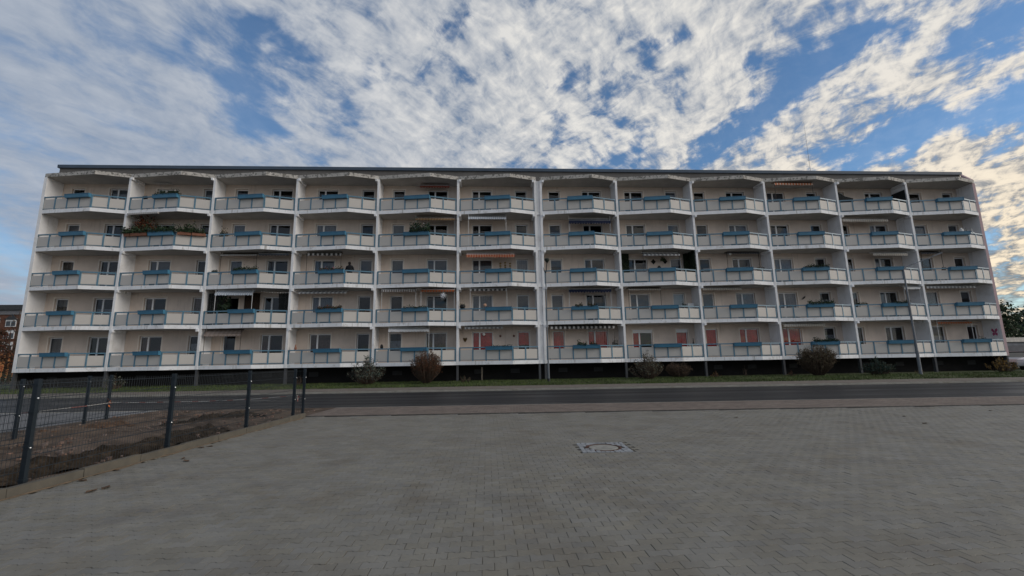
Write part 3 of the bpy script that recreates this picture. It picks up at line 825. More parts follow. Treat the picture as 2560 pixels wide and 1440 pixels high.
AW = [(2, 4, 1.0, 2.2, 2.55, 2.40, .75, 'gre', 'folded pale grey', None, .06), (5, 4, 3.0, 5.3, 2.45, 2.12, .62, 'rus', 'closed rust-red', None, .16), (10, 4, .84, 4.04, 2.48, 2.20, -.1, 'ora', 'orange and white striped', BROWNP, .2),
      (5, 3, 2.78, 5.78, 2.5, 2.14, .15, 'bro', 'ochre brown scalloped', WHITEP, .16), (6, 3, .76, 3.66, 2.49, 2.13, -.12, 'lbl', 'pale blue striped', WHITEP, .16),
      (7, 3, 2.19, 5.46, 2.33, 1.86, .15, 'navy', 'deep navy', WHITEP, .3), (11, 3, .31, 4.14, 2.33, 2.06, .15, 'cre', 'cream scalloped', None, .2),
      (3, 2, .73, 3.33, 2.45, 2.26, .25, 'gre', 'thin light grey', BROWNP, .1), (3, 2, 3.44, 5.59, 2.5, 2.27, .25, 'slate', 'slate blue', None, .16), (4, 2, .90, 3.43, 2.44, 2.21, .15, 'dgr', 'dark and white striped', BROWNP, .2),
      (6, 2, .64, 4.24, 2.33, 1.97, -.12, 'red', 'red striped', None, .24), (8, 2, 1.83, 4.75, 2.42, 2.12, .15, 'gwh', 'pale grey scalloped', COLM, .16), (9, 2, 2.68, 5.33, 2.5, 2.36, .5, 'slate', 'dark folded', BROWNP, .1),
      (11, 2, 2.42, 5.35, 2.34, 2.06, .15, 'cre', 'cream beige scalloped', None, .2), (12, 2, .75, 2.53, 2.46, 2.28, .4, 'slate', 'dark slate', BROWNP, .12),
      (3, 1, .82, 3.43, 2.49, 2.08, -.12, 'lbl', 'blue and white striped', WHITEP, .16), (4, 1, .46, 3.91, 2.44, 2.21, .25, 'gwh', 'thin grey and white', None, .12),
      (5, 1, .46, 2.98, 2.5, 2.26, .0, 'dot', 'black and white striped half', WHITEP, .17), (5, 1, 3.29, 5.78, 2.5, 2.24, .0, 'orab', 'brown striped half', WHITEP, .17), (6, 1, .88, 3.65, 2.5, 2.27, .0, 'dgr', 'dark striped white-edged', WHITEP, .17),
      (7, 1, 1.98, 5.22, 2.42, 2.12, .15, 'navy', 'navy blue', WHITEP, .26), (8, 1, .55, 3.10, 2.48, 2.28, .25, 'cre', 'thin folded cream', BROWNP, .12), (9, 1, .36, 3.47, 2.5, 2.24, .25, 'cre', 'cream-edged brown', None, .14),
      (11, 1, 4.40, 5.74, 2.45, 2.15, .0, 'whi', 'short white', WHITEP, .16), (12, 1, .41, 4.61, 2.45, 2.22, .15, 'gwh', 'grey and white striped', None, .17),
      (3, 0, .28, 2.81, 2.5, 2.0, .0, 'tau', 'taupe brown scalloped', BROWNP, .18), (5, 0, 1.07, 3.98, 2.49, 2.14, -.12, 'whi', 'plain white', WHITEP, .17), (6, 0, .50, 3.31, 2.5, 2.30, .15, 'gwh', 'grey striped', None, .14),
      (7, 0, .39, 5.27, 2.5, 2.20, .0, 'dgr', 'wide dark and white striped', BROWNP, .2), (10, 0, .39, 3.70, 2.5, 2.16, .15, 'cre', 'cream striped', None, .2), (12, 0, .80, 3.70, 2.5, 2.24, .15, 'orab', 'orange and brown striped', WHITEP, .17)]
for b, k, x0, x1, zt, zb, y, mm, ds, po, dr in AW: awning(b, k, x0, x1, zt, zb, y, ST[mm], ds, po, True, dr)
# cassette hung from the ceiling above the overgrown balcony
g = MB(); g.box(0, 2.4, -.06, .06, 0, .12); o = g.obj('awning_box', ST['gre'], None, (BX(1) + .19, -.09, Z0 + 4 * S - TH - .125)); o.rotation_euler.z = math.atan2(-PROW, VX)
tag(o, 'closed pale awning box under the ceiling of the overgrown third-floor balcony', 'awning')


def clump(name, label, b, k, x0, x1, h, ms, n=160, y=None, z=.985, size=.07, spread=.09, bloom=None, nb=0, cat='plant', group='plants in the balcony flower boxes'):
    """row of leafy plants with stems; foliage and blossoms are parts"""
    i = b - 1; r_ = random.Random(b * 31 + k * 7 + int(x0 * 10))
    root = tag(empty(name, (BX(i) + (x0 + x1) / 2, (SEG((x0 + x1) / 2) - .1) if y is None else y, Z0 + k * S + z)), label, cat, group)
    xm = (x0 + x1) / 2
    def pt():
        x = r_.uniform(x0, x1); env = .45 + .55 * abs(math.sin(x * 3.1 + b + k)) ** .7
        yy = (SEG(x) - SEG(xm) if y is None else 0) + r_.gauss(0, spread)
        return Vector((x - xm, yy, max(.0, abs(r_.gauss(0, .5))) * h * env))
    st = MB(); lf = [MB() for _ in ms]
    for q in range(max(6, n // 10)):
        p = pt(); p.z = max(p.z, .04); st.tube([(p.x * .98, p.y * .5, -.02), (p.x, p.y, p.z)], .006, 4, False)
    for q in range(n * 3): lf[r_.randrange(len(ms))].leaf(pt(), size * 1.25, r_)
    st.obj('stems', TWIG, root)
    for a_, mm in zip(lf, ms):
        if a_.f: a_.obj('foliage', mm, root)
    if bloom:
        bm = MB()
        for q in range(nb):
            p = pt(); p.z = h * r_.uniform(.6, 1.05)
            for w_ in range(5): bm.leaf(p + Vector((r_.gauss(0, .02), r_.gauss(0, .02), r_.gauss(0, .02))), .06, r_, .3, .9)
        bm.obj('blossoms', bloom, root)
    return root


BXL, BXR = 2.15, 3.9       # flower box extent in a bay
clump('box_plants', 'dark plants with white flowers in the blue box of the ' + where(2, 4), 2, 4, BXL, BXR + .2, .34, [LEAFD, LEAFD], 170, bloom=FLOWW, nb=6)
clump('box_plants', 'thick evergreen row in the blue box of the overgrown ' + where(2, 3), 2, 3, BXL - .1, BXR + .1, .42, [LEAFD, LEAFG, LEAFC], 330, size=.1)
clump('box_plants', 'bushy green plants over left terracotta boxes of the ' + where(2, 3), 2, 3, .0, BXL - .1, .55, [LEAFD, LEAFG], 300, size=.1, spread=.12)
clump('box_plants', 'dark green plants in right terracotta boxes of the ' + where(2, 3), 2, 3, VX + .15, 5.75, .5, [LEAFD, LEAFG], 260, size=.1, spread=.12)
clump('climbing_plant', 'rust-red climber on a trellis at the left of the ' + where(2, 3), 2, 3, .35, 1.75, 1.5, [LEAFR, LEAFR, LEAFD], 520, y=.45, size=.12, spread=.2, group='potted balcony greenery')
clump('box_plants', 'dark row of plants in the blue box of the ' + where(3, 2), 3, 2, BXL, BXR, .30, [LEAFD], 260)
clump('box_plants', 'two tufts with pink flowers in the blue box of the ' + where(4, 2), 4, 2, BXL, BXR, .22, [LEAFD, LEAFB], 200, bloom=FLOWP, nb=5)
clump('box_plants', 'large leafy green plant rising from the blue box of the ' + where(5, 3), 5, 3, 2.5, 4.0, .72, [LEAFG, LEAFD, LEAFC], 380, size=.11, spread=.14, bloom=FLOWW, nb=2)
clump('box_plants', 'dark plants in the blue box of the ' + where(10, 2), 10, 2, BXL, BXR, .27, [LEAFD], 240)
clump('box_plants', 'close dark heather in the blue box of the ' + where(4, 1), 4, 1, BXL, BXR, .24, [LEAFD, LEAFD, LEAFR], 320)
clump('box_plants', 'low dark plants in the blue box of the ' + where(5, 1), 5, 1, BXL, BXR, .17, [LEAFD], 170)
clump('box_plants', 'tan grass tuft in the blue box of the ' + where(7, 1), 7, 1, 2.3, 2.85, .28, [LEAFO, LEAFD], 110)
clump('box_plants', 'dark rounded tuft in the blue box of the ' + where(7, 1), 7, 1, 3.2, 3.75, .26, [LEAFD, LEAFB], 110)
clump('box_plants', 'trailing white-flowered dark plants in blue box of the ' + where(10, 1), 10, 1, BXL, BXR, .32, [LEAFD, LEAFG], 330, bloom=FLOWW, nb=3)
clump('box_plants', 'low dark plants in the blue box of the ' + where(11, 1), 11, 1, 2.9, BXR, .22, [LEAFD], 130)
clump('box_plants', 'leafy tuft with dry stems in the blue box of the ' + where(7, 0), 7, 0, 2.35, 3.0, .32, [LEAFD, LEAFG], 150, bloom=FLOWP, nb=2)
clump('box_plants', 'small tuft by the post in the blue box of the ' + where(7, 0), 7, 0, 3.25, 3.75, .2, [LEAFD], 80)
clump('box_plants', 'dense dark evergreen row in the blue box of the ' + where(10, 0), 10, 0, BXL, BXR, .27, [LEAFD], 360)
clump('box_plants', 'sparse sprigs in the blue box of the ' + where(6, 0), 6, 0, BXL + .3, BXR, .12, [LEAFD], 50)
clump('box_plants', 'red geraniums outside the small window of the ' + where(4, 1), 4, 1, 4.5, 5.35, .28, [LEAFD], 110, y=D - .1, z=.75, bloom=FLOWR, nb=9, group='potted balcony greenery')
clump('potted_plant', 'round potted plant on a stand at the left of the ' + where(3, 3), 3, 3, .45, .95, .55, [LEAFD, LEAFO], 150, y=.5, z=.85, size=.09, spread=.15, group='potted balcony greenery')
clump('potted_plant', 'small hanging shelf of plants on the wall of the ' + where(3, 3), 3, 3, 2.75, 3.2, .2, [LEAFD, LEAFO], 70, y=D - .12, z=1.22, group='potted balcony greenery')
clump('potted_plant', 'tall dark palm by the window of the curtained ' + where(3, 1), 3, 1, .9, 1.5, 1.4, [LEAFD], 260, y=.5, z=.5, size=.2, spread=.2, group='potted balcony greenery')
clump('hanging_plant', 'bright green plant hanging before the wall of the ' + where(8, 2), 8, 2, 3.45, 3.75, .35, [LEAFG], 90, y=.7, z=1.85, spread=.06, group='potted balcony greenery')
clump('potted_plant', 'fan-leaved plant above the right boxes of the ' + where(2, 3), 2, 3, 3.95, 4.75, .8, [LEAFO, LEAFG], 130, y=.3, z=1.0, size=.15, spread=.1, group='potted balcony greenery')
clump('potted_plant', 'thin dry plant at right of the ' + where(12, 0), 12, 0, 5.0, 5.25, .4, [LEAFD], 40, y=.8, z=.95, group='potted balcony greenery')

clump('potted_plant', 'row of small dark pots on the rail of the ' + where(11, 1), 11, 1, .35, 1.2, .2, [LEAFD], 60, y=.0, z=.99, spread=.05, group='potted balcony greenery')
clump('potted_plant', 'dark potted plant at right of the ' + where(8, 1), 8, 1, 4.75, 5.0, .3, [LEAFD], 40, y=.4, z=.99, spread=.05, group='potted balcony greenery')
clump('potted_plant', 'leafy potted plant at right of the ' + where(7, 0), 7, 0, 5.2, 5.6, .45, [LEAFD], 60, y=.5, z=.95, spread=.08, group='potted balcony greenery')
clump('potted_plant', 'thin-leaved potted plant at right of the ' + where(9, 2), 9, 2, 4.9, 5.5, .3, [LEAFO, LEAFD], 60, y=.3, z=.99, spread=.06, group='potted balcony greenery')
clump('potted_plant', 'small dark plant at left of the ' + where(3, 2), 3, 2, .35, .7, .25, [LEAFD], 50, y=.1, z=.99, spread=.05, group='potted balcony greenery')
clump('potted_plant', 'dark bushy plant at left of the ' + where(6, 1), 6, 1, .15, .55, .3, [LEAFD], 60, y=.15, z=1.1, spread=.06, group='potted balcony greenery')


def trough(b, k, x0, x1, label):
    g = MB(); a, c = Vector((x0, SEG(x0) - .10)), Vector((x1, SEG(x1) - .10)); cm = (a + c) / 2; a -= cm; c -= cm
    d = (c - a).normalized(); n_ = Vector((d.y, -d.x))
    P = []
    for e in (a, c): P += [(*(e + n_ * o_), z) for o_, z in ((-.07, 0), (.07, 0), (.11, .19), (.09, .19), (.075, .15), (-.075, .15), (-.09, .19), (-.11, .19))]
    g.faces(P, [(i_, (i_ + 1) % 8, 8 + (i_ + 1) % 8, 8 + i_) for i_ in range(8)] + [tuple(reversed(range(8))), tuple(range(8, 16))])
    return tag(g.obj('terracotta_trough', TERRA, None, (BX(b - 1) + cm.x, cm.y, Z0 + k * S + .80)), label, 'planter', 'terracotta troughs')


trough(2, 3, .18, .62, 'short terracotta trough next to the cross wall of the overgrown balcony')
trough(2, 3, .70, 1.95, 'long terracotta trough left of the blue box on the overgrown balcony')
trough(2, 3, 4.18, 4.95, 'terracotta trough just right of the balcony corner on the overgrown balcony')
trough(2, 3, 5.02, 5.80, 'terracotta trough at the right end of the overgrown balcony')


def simple(name, label, cat, g, m, b, k, x, y, z, rz=0., group=None):
    return tag(g.obj(name, m, None, (BX(b - 1) + x, y, Z0 + k * S + z), rz), label, cat, group)


# hung star
g = MB(); r_ = random.Random(2)
for q in range(26):
    ph = math.acos(1 - 2 * (q + .5) / 26); th = q * 2.39996; d = Vector((math.sin(ph) * math.cos(th), math.sin(ph) * math.sin(th), math.cos(ph)))
    a = Vector((0, 0, 1)) if abs(d.z) < .9 else Vector((1, 0, 0)); e1 = d.cross(a).normalized(); e2 = d.cross(e1); L = .32
    ring = [d * .07 + (e1 * math.cos(t_) + e2 * math.sin(t_)) * .035 for t_ in (0, 1.57, 3.14, 4.71)]
    g.faces([*ring, d * L], [(0, 1, 4), (1, 2, 4), (2, 3, 4), (3, 0, 4)])
g.tube([(0, 0, .3), (0, 0, .52)], .004, 4)
simple('star_lantern', 'spiky white star hanging on the ' + where(5, 1), 'star', g, mat('white_paper', (.72, .74, .78), .8), 5, 1, 4.92, .1, 2.0)
# wall ornaments
def diamond(label, b, k, x, z, w, h, m, name='wall_ornament'):
    g = MB(); g.faces([(-w, 0, 0), (0, 0, -h), (w, 0, 0), (0, 0, h), (0, -.05, 0), (-w, .02, 0), (0, .02, -h), (w, .02, 0), (0, .02, h)],
                      [(0, 1, 4), (1, 2, 4), (2, 3, 4), (3, 0, 4), (0, 5, 6, 1), (1, 6, 7, 2), (2, 7, 8, 3), (3, 8, 5, 0)])
    return simple(name, label, 'ornament', g, m, b, k, x, D - .024, z, 0, 'ornaments on the balcony walls')


for q, x in enumerate((3.21, 3.58, 3.96)):
    for w_, z in enumerate((1.82, 1.62, 1.44)):
        diamond(f'gold diamond ornament, {["left", "middle", "right"][q]} string, {["top", "middle", "bottom"][w_]} piece, under the red striped awning', 6, 2, x, z + (.06 if q == 1 else 0), .10, .09, GOLD)
for nm, x, z in (('left dark', 3.05, 1.92), ('right dark', 4.0, 1.95), ('lowest dark', 3.49, 1.40)):
    diamond(f'{nm} diamond wreath on the wall of the green-screened balcony', 8, 2, x, z, .2, .22, mat('dark_wreath', (.02, .02, .016), .9))
for nm, x in (('left', 3.13), ('right', 4.16)):
    diamond(f'{nm} small brown round ornament on the wall of the ' + where(6, 0), 6, 0, x, 1.84, .1, .1, mat('brown_orn', (.13, .05, .035), .8))
g = MB(); hp = [(0, -.2), (.12, -.04), (.16, .08), (.10, .16), (0, .10), (-.10, .16), (-.16, .08), (-.12, -.04)]
g.faces([(x, 0, z) for x, z in hp] + [(x, .03, z) for x, z in hp], [tuple(range(8)), tuple(reversed(range(8, 16)))] + [(q, 8 + q, 8 + (q + 1) % 8, (q + 1) % 8) for q in range(8)])
simple('heart_ornament', 'brown wicker heart on the wall of the ' + where(6, 0), 'ornament', g, mat('wicker', (.10, .065, .03), .9, .4, 30.), 6, 0, .48, D - .034, 1.6, 0, 'ornaments on the balcony walls')
g = MB(); g.tube([(-.16, 0, -.14), (-.05, -.02, -.04), (.06, -.02, .04), (.12, 0, .14)], [.01, .05, .05, .025], 6); g.tube([(-.02, 0, .08), (.02, 0, -.06)], .015, 5); g.tube([(.08, 0, .0), (.0, 0, .06)], .015, 5)
simple('gecko_ornament', 'dark metal gecko on the wall of the ' + where(10, 1), 'ornament', g, DARKST, 10, 1, 3.05, D - .06, 1.72, 0, 'ornaments on the balcony walls')
g = MB()
for sg in (-1, 1):
    up = [(0, .02), (.10 * sg, .34), (.26 * sg, .42), (.30 * sg, .20), (.12 * sg, .0)]; lo = [(0, -.02), (.12 * sg, .0), (.26 * sg, -.12), (.20 * sg, -.34), (.06 * sg, -.28)]
    for pl in (up, lo):
        P = [(-.02, y_ * .7, z_ * .75) for y_, z_ in pl]; P2 = [(.0, y_ * .7, z_ * .75) for y_, z_ in pl]; nn = len(pl)
        g.faces(P + P2, [tuple(range(nn)), tuple(reversed(range(nn, 2 * nn)))] + [(q, nn + q, nn + (q + 1) % nn, (q + 1) % nn) for q in range(nn)])
simple('butterfly_ornament', 'small pink butterfly on the end wall of the ' + where(12, 0), 'ornament', g, mat('pink_paint', (.42, .10, .19), .7), 12, 0, 5.755, .42, 1.55, 0, 'ornaments on the balcony walls')


def ball(r_, k_=10):
    g = MB(); g.lathe([(r_ * math.sin(math.pi * q / 6) + .001, -r_ * math.cos(math.pi * q / 6)) for q in range(7)], k=k_); return g


BULB = mat('white_ball', (.75, .74, .70), .5)
simple('globe_lamp', 'white globe lamp hanging on the ' + where(6, 0), 'lamp', ball(.11), BULB, 6, 0, 1.9, .6, 1.95)
simple('globe_lamp', 'white globe lamp under the dark awning of the ' + where(9, 2), 'lamp', ball(.10), BULB, 9, 2, 2.95, .5, 2.33)
simple('lantern', 'round orange lantern standing on the railing of the ' + where(6, 1), 'lantern', ball(.12), mat('peach', (.60, .36, .25), .7), 6, 1, 2.0, .3, 1.28)
g = MB(); g.lathe([(.10, 0), (.13, .05), (.12, .22), (.04, .28), (.03, .34)], k=10); simple('cat_figure', 'white pottery figure on the railing of the ' + where(12, 3), 'figurine', g, BULB, 12, 3, 3.55, -.45, 1.04)
g = MB(); g.lathe([(.05, 0), (.07, .06), (.02, .1), (.012, .45)], k=8); simple('garden_spike', 'slim dark ornament spike on the ' + where(12, 3), 'ornament', g, DARKST, 12, 3, 4.15, -.3, 1.0)
g = MB(); g.lathe([(.10, 0), (.10, .1), (.03, .13), (.02, .4)], k=8); simple('lantern', 'white-capped lantern at the right of the ' + where(12, 3), 'lantern', g, BULB, 12, 3, 4.75, -.2, 1.0)
g = MB(); g.box(-.22, .22, -.2, .2, 0, .95); g.box(-.24, .24, -.22, .22, .95, 1.25); simple('storage_cabinet', 'pale plastic cabinet at the right of the ' + where(8, 1), 'cabinet', g, mat('pale_plastic', (.5, .5, .5), .5), 8, 1, 5.35, .5, .0)
g = MB(); g.lathe([(.13, 0), (.2, .12), (.16, .26), (.04, .32)], k=10); simple('dark_pot', 'black pot on the railing corner of the ' + where(6, 1), 'pot', g, BLACK, 6, 1, .35, .05, .99)
g = MB(); g.lathe([(.08, 0), (.12, .1), (.09, .22), (.05, .30)], k=10); simple('black_lantern', 'black and white pot at the left of the ' + where(5, 0), 'pot', g, BLACK, 5, 0, .6, .05, .99)
g = MB(); g.lathe([(.07, 0), (.09, .14), (.05, .2), (.055, .27), (.005, .40)], k=10); simple('garden_gnome', 'small gnome figure at the left of the ' + where(4, 0), 'figurine', g, TERRA, 4, 0, .55, .15, 1.0)
g = MB(); g.lathe([(.07, 0), (.09, .12), (.03, .16), (.02, .5)], k=8); simple('dark_figure', 'slim dark figure by the cross wall of the ' + where(8, 0), 'figurine', g, BLACK, 8, 0, 5.35, .4, .95)

# dark screens, hedge screens
def screen(label, b, k, pts, m, name='windscreen', th=.03, leaves=None):
    r_ = random.Random(b * 5 + k); g = MB(); x = pts[0][0]
    P = [(0, y_, z_) for _, y_, z_ in pts]; P2 = [(th, y_, z_) for _, y_, z_ in pts]; nn = len(pts)
    g.faces(P + P2, [tuple(range(nn)), tuple(reversed(range(nn, 2 * nn)))] + [(q, nn + q, nn + (q + 1) % nn, (q + 1) % nn) for q in range(nn)])
    o = tag(empty(name, (BX(b - 1) + x, 0, Z0 + k * S)), label, 'screen', 'screens fixed between the balconies'); g.obj('panel_sheet', m, o)
    if leaves:
        lf = MB()
        for q in range(900): lf.leaf((r_.choice((-.03, th + .03)) + r_.gauss(0, .015), r_.uniform(pts[0][1], pts[1][1]), r_.uniform(.02, pts[2][2])), .1, r_)
        lf.obj('foliage', leaves, o)
    return o


def fscreen(label, b, k, pts, y, m, name='windscreen', leaves=None):
    r_ = random.Random(b * 5 + k); g = MB(); nn = len(pts)
    g.faces([(x_, 0, z_) for x_, z_ in pts] + [(x_, .03, z_) for x_, z_ in pts], [tuple(range(nn)), tuple(reversed(range(nn, 2 * nn)))] + [(q, nn + q, nn + (q + 1) % nn, (q + 1) % nn) for q in range(nn)])
    o = tag(empty(name, (BX(b - 1), y, Z0 + k * S)), label, 'screen', 'screens fixed between the balconies'); g.obj('panel_sheet', m, o)
    if leaves:
        lf = MB()
        for q in range(700): lf.leaf((r_.uniform(pts[0][0], pts[1][0]), r_.gauss(-.03, .015), r_.uniform(.02, pts[2][1])), .1, r_)
        lf.obj('foliage', leaves, o)


DS = mat('dark_netting', (.02, .022, .022), .9, .3, 8.)
fscreen('dark slanting windscreen standing at the left side of the ' + where(11, 4), 11, 4, [(.12, .02), (1.75, .02), (1.75, 1.35), (1.1, 1.5), (.55, 1.85), (.12, 1.95)], .45, DS)
screen('dark slanting windscreen on the right side of the ' + where(11, 4), 11, 4, [(5.86, .05, .0), (5.86, 1.2, .0), (5.86, 1.2, 1.95), (5.86, .05, 1.95)], DS)
HS = mat('hedge_backing', (.014, .02, .012), .95); HL = mat('hedge_leaf', (.028, .045, .020), .8, .4, 12.)
fscreen('artificial hedge screen left of the window of the ' + where(8, 2), 8, 2, [(.12, .02), (1.0, .02), (1.0, 2.5), (.12, 2.5)], 1.0, HS, 'hedge_screen', HL)
screen('artificial hedge screen on the right wall of the ' + where(8, 2), 8, 2, [(5.8, .0, .0), (5.8, 1.22, .0), (5.8, 1.22, 2.52), (5.8, .0, 2.52)], HS, 'hedge_screen', .03, HL)
fscreen('artificial hedge screen right of the small window of the ' + where(8, 2), 8, 2, [(5.42, .02), (5.82, .02), (5.82, 2.5), (5.42, 2.5)], 1.05, HS, 'hedge_screen', HL)
g = MB()
for q in range(44): g.box(q * .025, q * .025 + .021, 0, .02, 0, 2.4)
simple('bamboo_screen', 'dark bamboo mat covering the wall behind the curtained ' + where(3, 1), 'screen', g, mat('bamboo_dark', (.045, .028, .018), .8, .4, 14.), 3, 1, 2.2, D - .06, .05, 0, 'screens fixed between the balconies')
g = MB()
for q in range(46): g.tube([(q * .025, .012 * math.sin(q), 0), (q * .025, .012 * math.sin(q), 2.3)], .014, 4)
simple('dark_curtain', 'dark outdoor curtain beside the cross wall of the ' + where(3, 1), 'curtain', g, DS, 3, 1, .16, .35, .02)
g = MB()
for q in range(40): g.tube([(q * .02, .012 * math.sin(q * 1.4), 0), (q * .02 - .1, .012 * math.sin(q * 1.4), 2.3)], .012, 4)
simple('dark_curtain', 'gathered dark outdoor curtain at the right of the ' + where(3, 1), 'curtain', g, DS, 3, 1, 5.12, .4, .02)
g = MB(); pr = None; sl = MB()
for q in range(11):
    u = q / 10; p = Vector((u * 1.9, 0, -.16 * math.sin(math.pi * (u * .5 + .1)) + .1)); bb = ball(.035, 6)
    for vv in bb.v: pass
    sl.faces([Vector(vv) + p for vv in bb.v], bb.f)
    if pr is not None: sl.tube([pr, p], .006, 4)
    pr = p
simple('string_lights', 'string of pale party bulbs under the ceiling of the ' + where(3, 1), 'string lights', sl, BULB, 3, 1, 3.9, .15, 2.35)


# chairs and clutter seen over a few railings
def chair(label, b, k, x, y, rz, m):
    r = tag(empty('balcony_chair', (BX(b - 1) + x, y, Z0 + k * S), rz), label, 'chair', 'balcony chairs')
    g = MB(); g.box(-.24, .24, -.24, .24, .40, .45); g.obj('seat', m, r)
    g = MB(); P = [(-.24, .22, .45), (.24, .22, .45), (.20, .36, 1.12), (-.20, .36, 1.12), (-.24, .25, .45), (.24, .25, .45), (.20, .39, 1.12), (-.20, .39, 1.12)]
    g.faces(P, [(0, 1, 2, 3), (7, 6, 5, 4), (0, 4, 5, 1), (1, 5, 6, 2), (2, 6, 7, 3), (3, 7, 4, 0)]); g.obj('backrest', m, r)
    for sx in (-1, 1):
        for sy in (-1, 1):
            g = MB(); g.tube([(sx * .21, sy * .21, .40), (sx * .24, sy * .25, 0.002)], .017, 5); g.obj('leg', DARKST, r)


chair('dark chair back showing over the rail of the ' + where(6, 1), 6, 1, 4.9, .35, 3.3, mat('blue_seat', (.04, .08, .13), .7))
chair('dark chair behind the rail at the left of the ' + where(2, 4), 2, 4, 1.2, .4, 2.9, BLACK)
chair('grey folding chair behind the rail of the ' + where(9, 2), 9, 2, .9, .4, 2.6, mat('grey_seat', (.25, .26, .28), .7))
chair('dark chair behind the rail of the ' + where(12, 2), 12, 2, 2.0, .4, 3.3, BLACK)


# person leaning at the railing
def person():
    root = tag(empty('person', (22.08, .12, Z0 + 2 * S)), 'person in a dark jacket standing at the railing of the ' + where(4, 2), 'person')
    V = []; E = []; Rd = []
    def ad(p, r_, par=None):
        V.append(p); Rd.append(r_); i_ = len(V) - 1
        if par is not None: E.append((par, i_))
        return i_
    pel = ad((0, .05, .92), .15); wa = ad((0, .03, 1.08), .19, pel); ch = ad((0, .0, 1.27), .20, wa); sh = ad((0, -.02, 1.39), .14, ch); nk = ad((0, -.05, 1.49), .055, sh); hd = ad((0, -.08, 1.60), .088, nk); ht = ad((0, -.085, 1.67), .072, hd)
    for sg in (-1, 1):
        s_ = ad((sg * .19, -.01, 1.385), .075, sh); el = ad((sg * .285, .03, 1.13), .068, s_); wr_ = ad((sg * .26, -.16, 1.04), .042, el); pa = ad((sg * .25, -.22, 1.03), .032, wr_)
        for q, (dx, L) in enumerate(((-.03, .07), (-.01, .08), (.012, .075), (.032, .06))):
            f1 = ad((sg * .25 + dx, -.22 - L * .55, 1.03), .0095, pa); ad((sg * .25 + dx, -.22 - L * .8, 1.0), .0085, f1)
        t1 = ad((sg * .205, -.20, 1.03), .011, wr_); ad((sg * .19, -.24, 1.02), .009, t1)
        hp = ad((sg * .10, .05, .86), .10, pel); kn = ad((sg * .12, .0, .48), .062, hp); an = ad((sg * .12, .05, .09), .042, kn); ad((sg * .13, -.09, .045), .038, an)
    me = bpy.data.meshes.new('body'); me.from_pydata(V, E, [])
    for mm in (mat('dark_jacket', (.014, .015, .018), .85), mat('skin', (.36, .22, .16), .6)): me.materials.append(mm)
    o = put('body', me, root); md = o.modifiers.new('skin', 'SKIN'); o.modifiers.new('sub', 'SUBSURF').render_levels = 2
    for i_, sv in enumerate(me.skin_vertices[0].data): sv.radius = (Rd[i_], Rd[i_] * (.72 if i_ in (0, 1, 2, 3) else 1)); sv.use_root = (i_ == 0)
    g = MB(); g.lathe([(.075, -.10), (.100, -.03), (.104, .03), (.085, .085), (.045, .115), (.003, .122)], (0, -.055, 1.63), 14); g.obj('hair', mat('dark_hair', (.012, .009, .008), .7), root, smooth=True)
    for sg in (-1, 1):
        g = MB(); g.box(sg * .035 - .012, sg * .035 + .012, -.176, -.170, 1.615, 1.628); g.obj('eye', BLACK, root)


person()

# mast on the roof
mst = tag(empty('roof_mast', (63.3, 6, 16.7)), 'thin antenna mast with guy wires on the roof', 'antenna')
g = MB(); g.tube([(0, 0, 0), (0, 0, 4.2), (0, 0, 7.6)], [.02, .013, .006], 6); g.obj('mast', STEEL, mst)
for dx in (-.8, .8):
    g = MB(); g.tube([(dx, 0, 0), (0, 0, 3.6)], .003, 4); g.obj('guy_wire', STEEL, mst)


# ------------------------------------------------------------------ street lamps
lm = tag(empty('street_lamp', (36.16, -2.83, .17)), 'slender grey street lamp with dark dome head before the joint of the block', 'street lamp', 'street lamps')
g = MB(); g.tube([(0, 0, 0), (0, 0, 1.2), (0, 0, 1.25), (0, 0, 7.3)], [.075, .07, .05, .038], 10); g.obj('pole', STEEL, lm)
g = MB(); g.lathe([(.10, -.05), (.10, .22), (.08, .24)], k=10); g.obj('base', DARKST, lm)
g = MB(); g.tube([(0, 0, 7.25), (.05, -.05, 7.5), (.10, -.1, 8.0)], [.036, .03, .026], 8); g.tube([(0, 0, 7.3), (-.09, .0, 7.45), (-.14, .0, 7.68)], [.032, .026, .012], 8); g.obj('arm', DARKST, lm)
g = MB(); g.lathe([(.03, -.12), (.09, -.05), (.17, .06), (.185, .14), (.13, .19), (.02, .21)], (.11, -.11, 8.1), 14); g.obj('lamp_head', mat('dome_green', (.02, .028, .022), .4), lm, smooth=True)
lm = tag(empty('street_lamp', (61.2, -3.6, .17)), 'tall grey street lamp with long side arm near the right end of the block', 'street lamp', 'street lamps')
g = MB(); g.tube([(0, 0, 0), (0, 0, 1.6), (0, 0, 1.7), (0, 0, 7.25)], [.095, .09, .07, .05], 10); g.obj('pole', STEEL, lm)
g = MB(); g.lathe([(.12, -.05), (.12, .06), (.1, .08)], k=10); g.obj('base', DARKST, lm)
g = MB(); g.tube([(0, 0, 7.2), (.12, -.02, 7.36), (.5, -.1, 7.55), (2.05, -.3, 8.12)], [.045, .035, .028, .022], 8); g.obj('arm', STEEL, lm)
g = MB(); P = [(2.0, -.36, 8.09), (2.0, -.24, 8.09), (2.6, -.34, 8.31), (2.6, -.48, 8.31)]; g.faces(P + [(x, y, z + .06) for x, y, z in P], [(0, 1, 2, 3), (7, 6, 5, 4), (0, 4, 5, 1), (1, 5, 6, 2), (2, 6, 7, 3), (3, 7, 4, 0)]); g.obj('lamp_head', STEEL, lm)


# ------------------------------------------------------------------ fences
def panel_mesh(w, h):
    g = MB(); n_ = int(w / .05)
    for q in range(n_ + 1): g.tube([(0, q * w / n_, .04), (0, q * w / n_, h)], .0030, 4, False)
    for q in range(8):
        z = .06 + (h - .1) * q / 7
        for dx in (-.008, .008): g.tube([(dx, 0, z), (dx, w, z)], .0036, 4, False)
    return g.mesh('mesh_panel', FENCE)


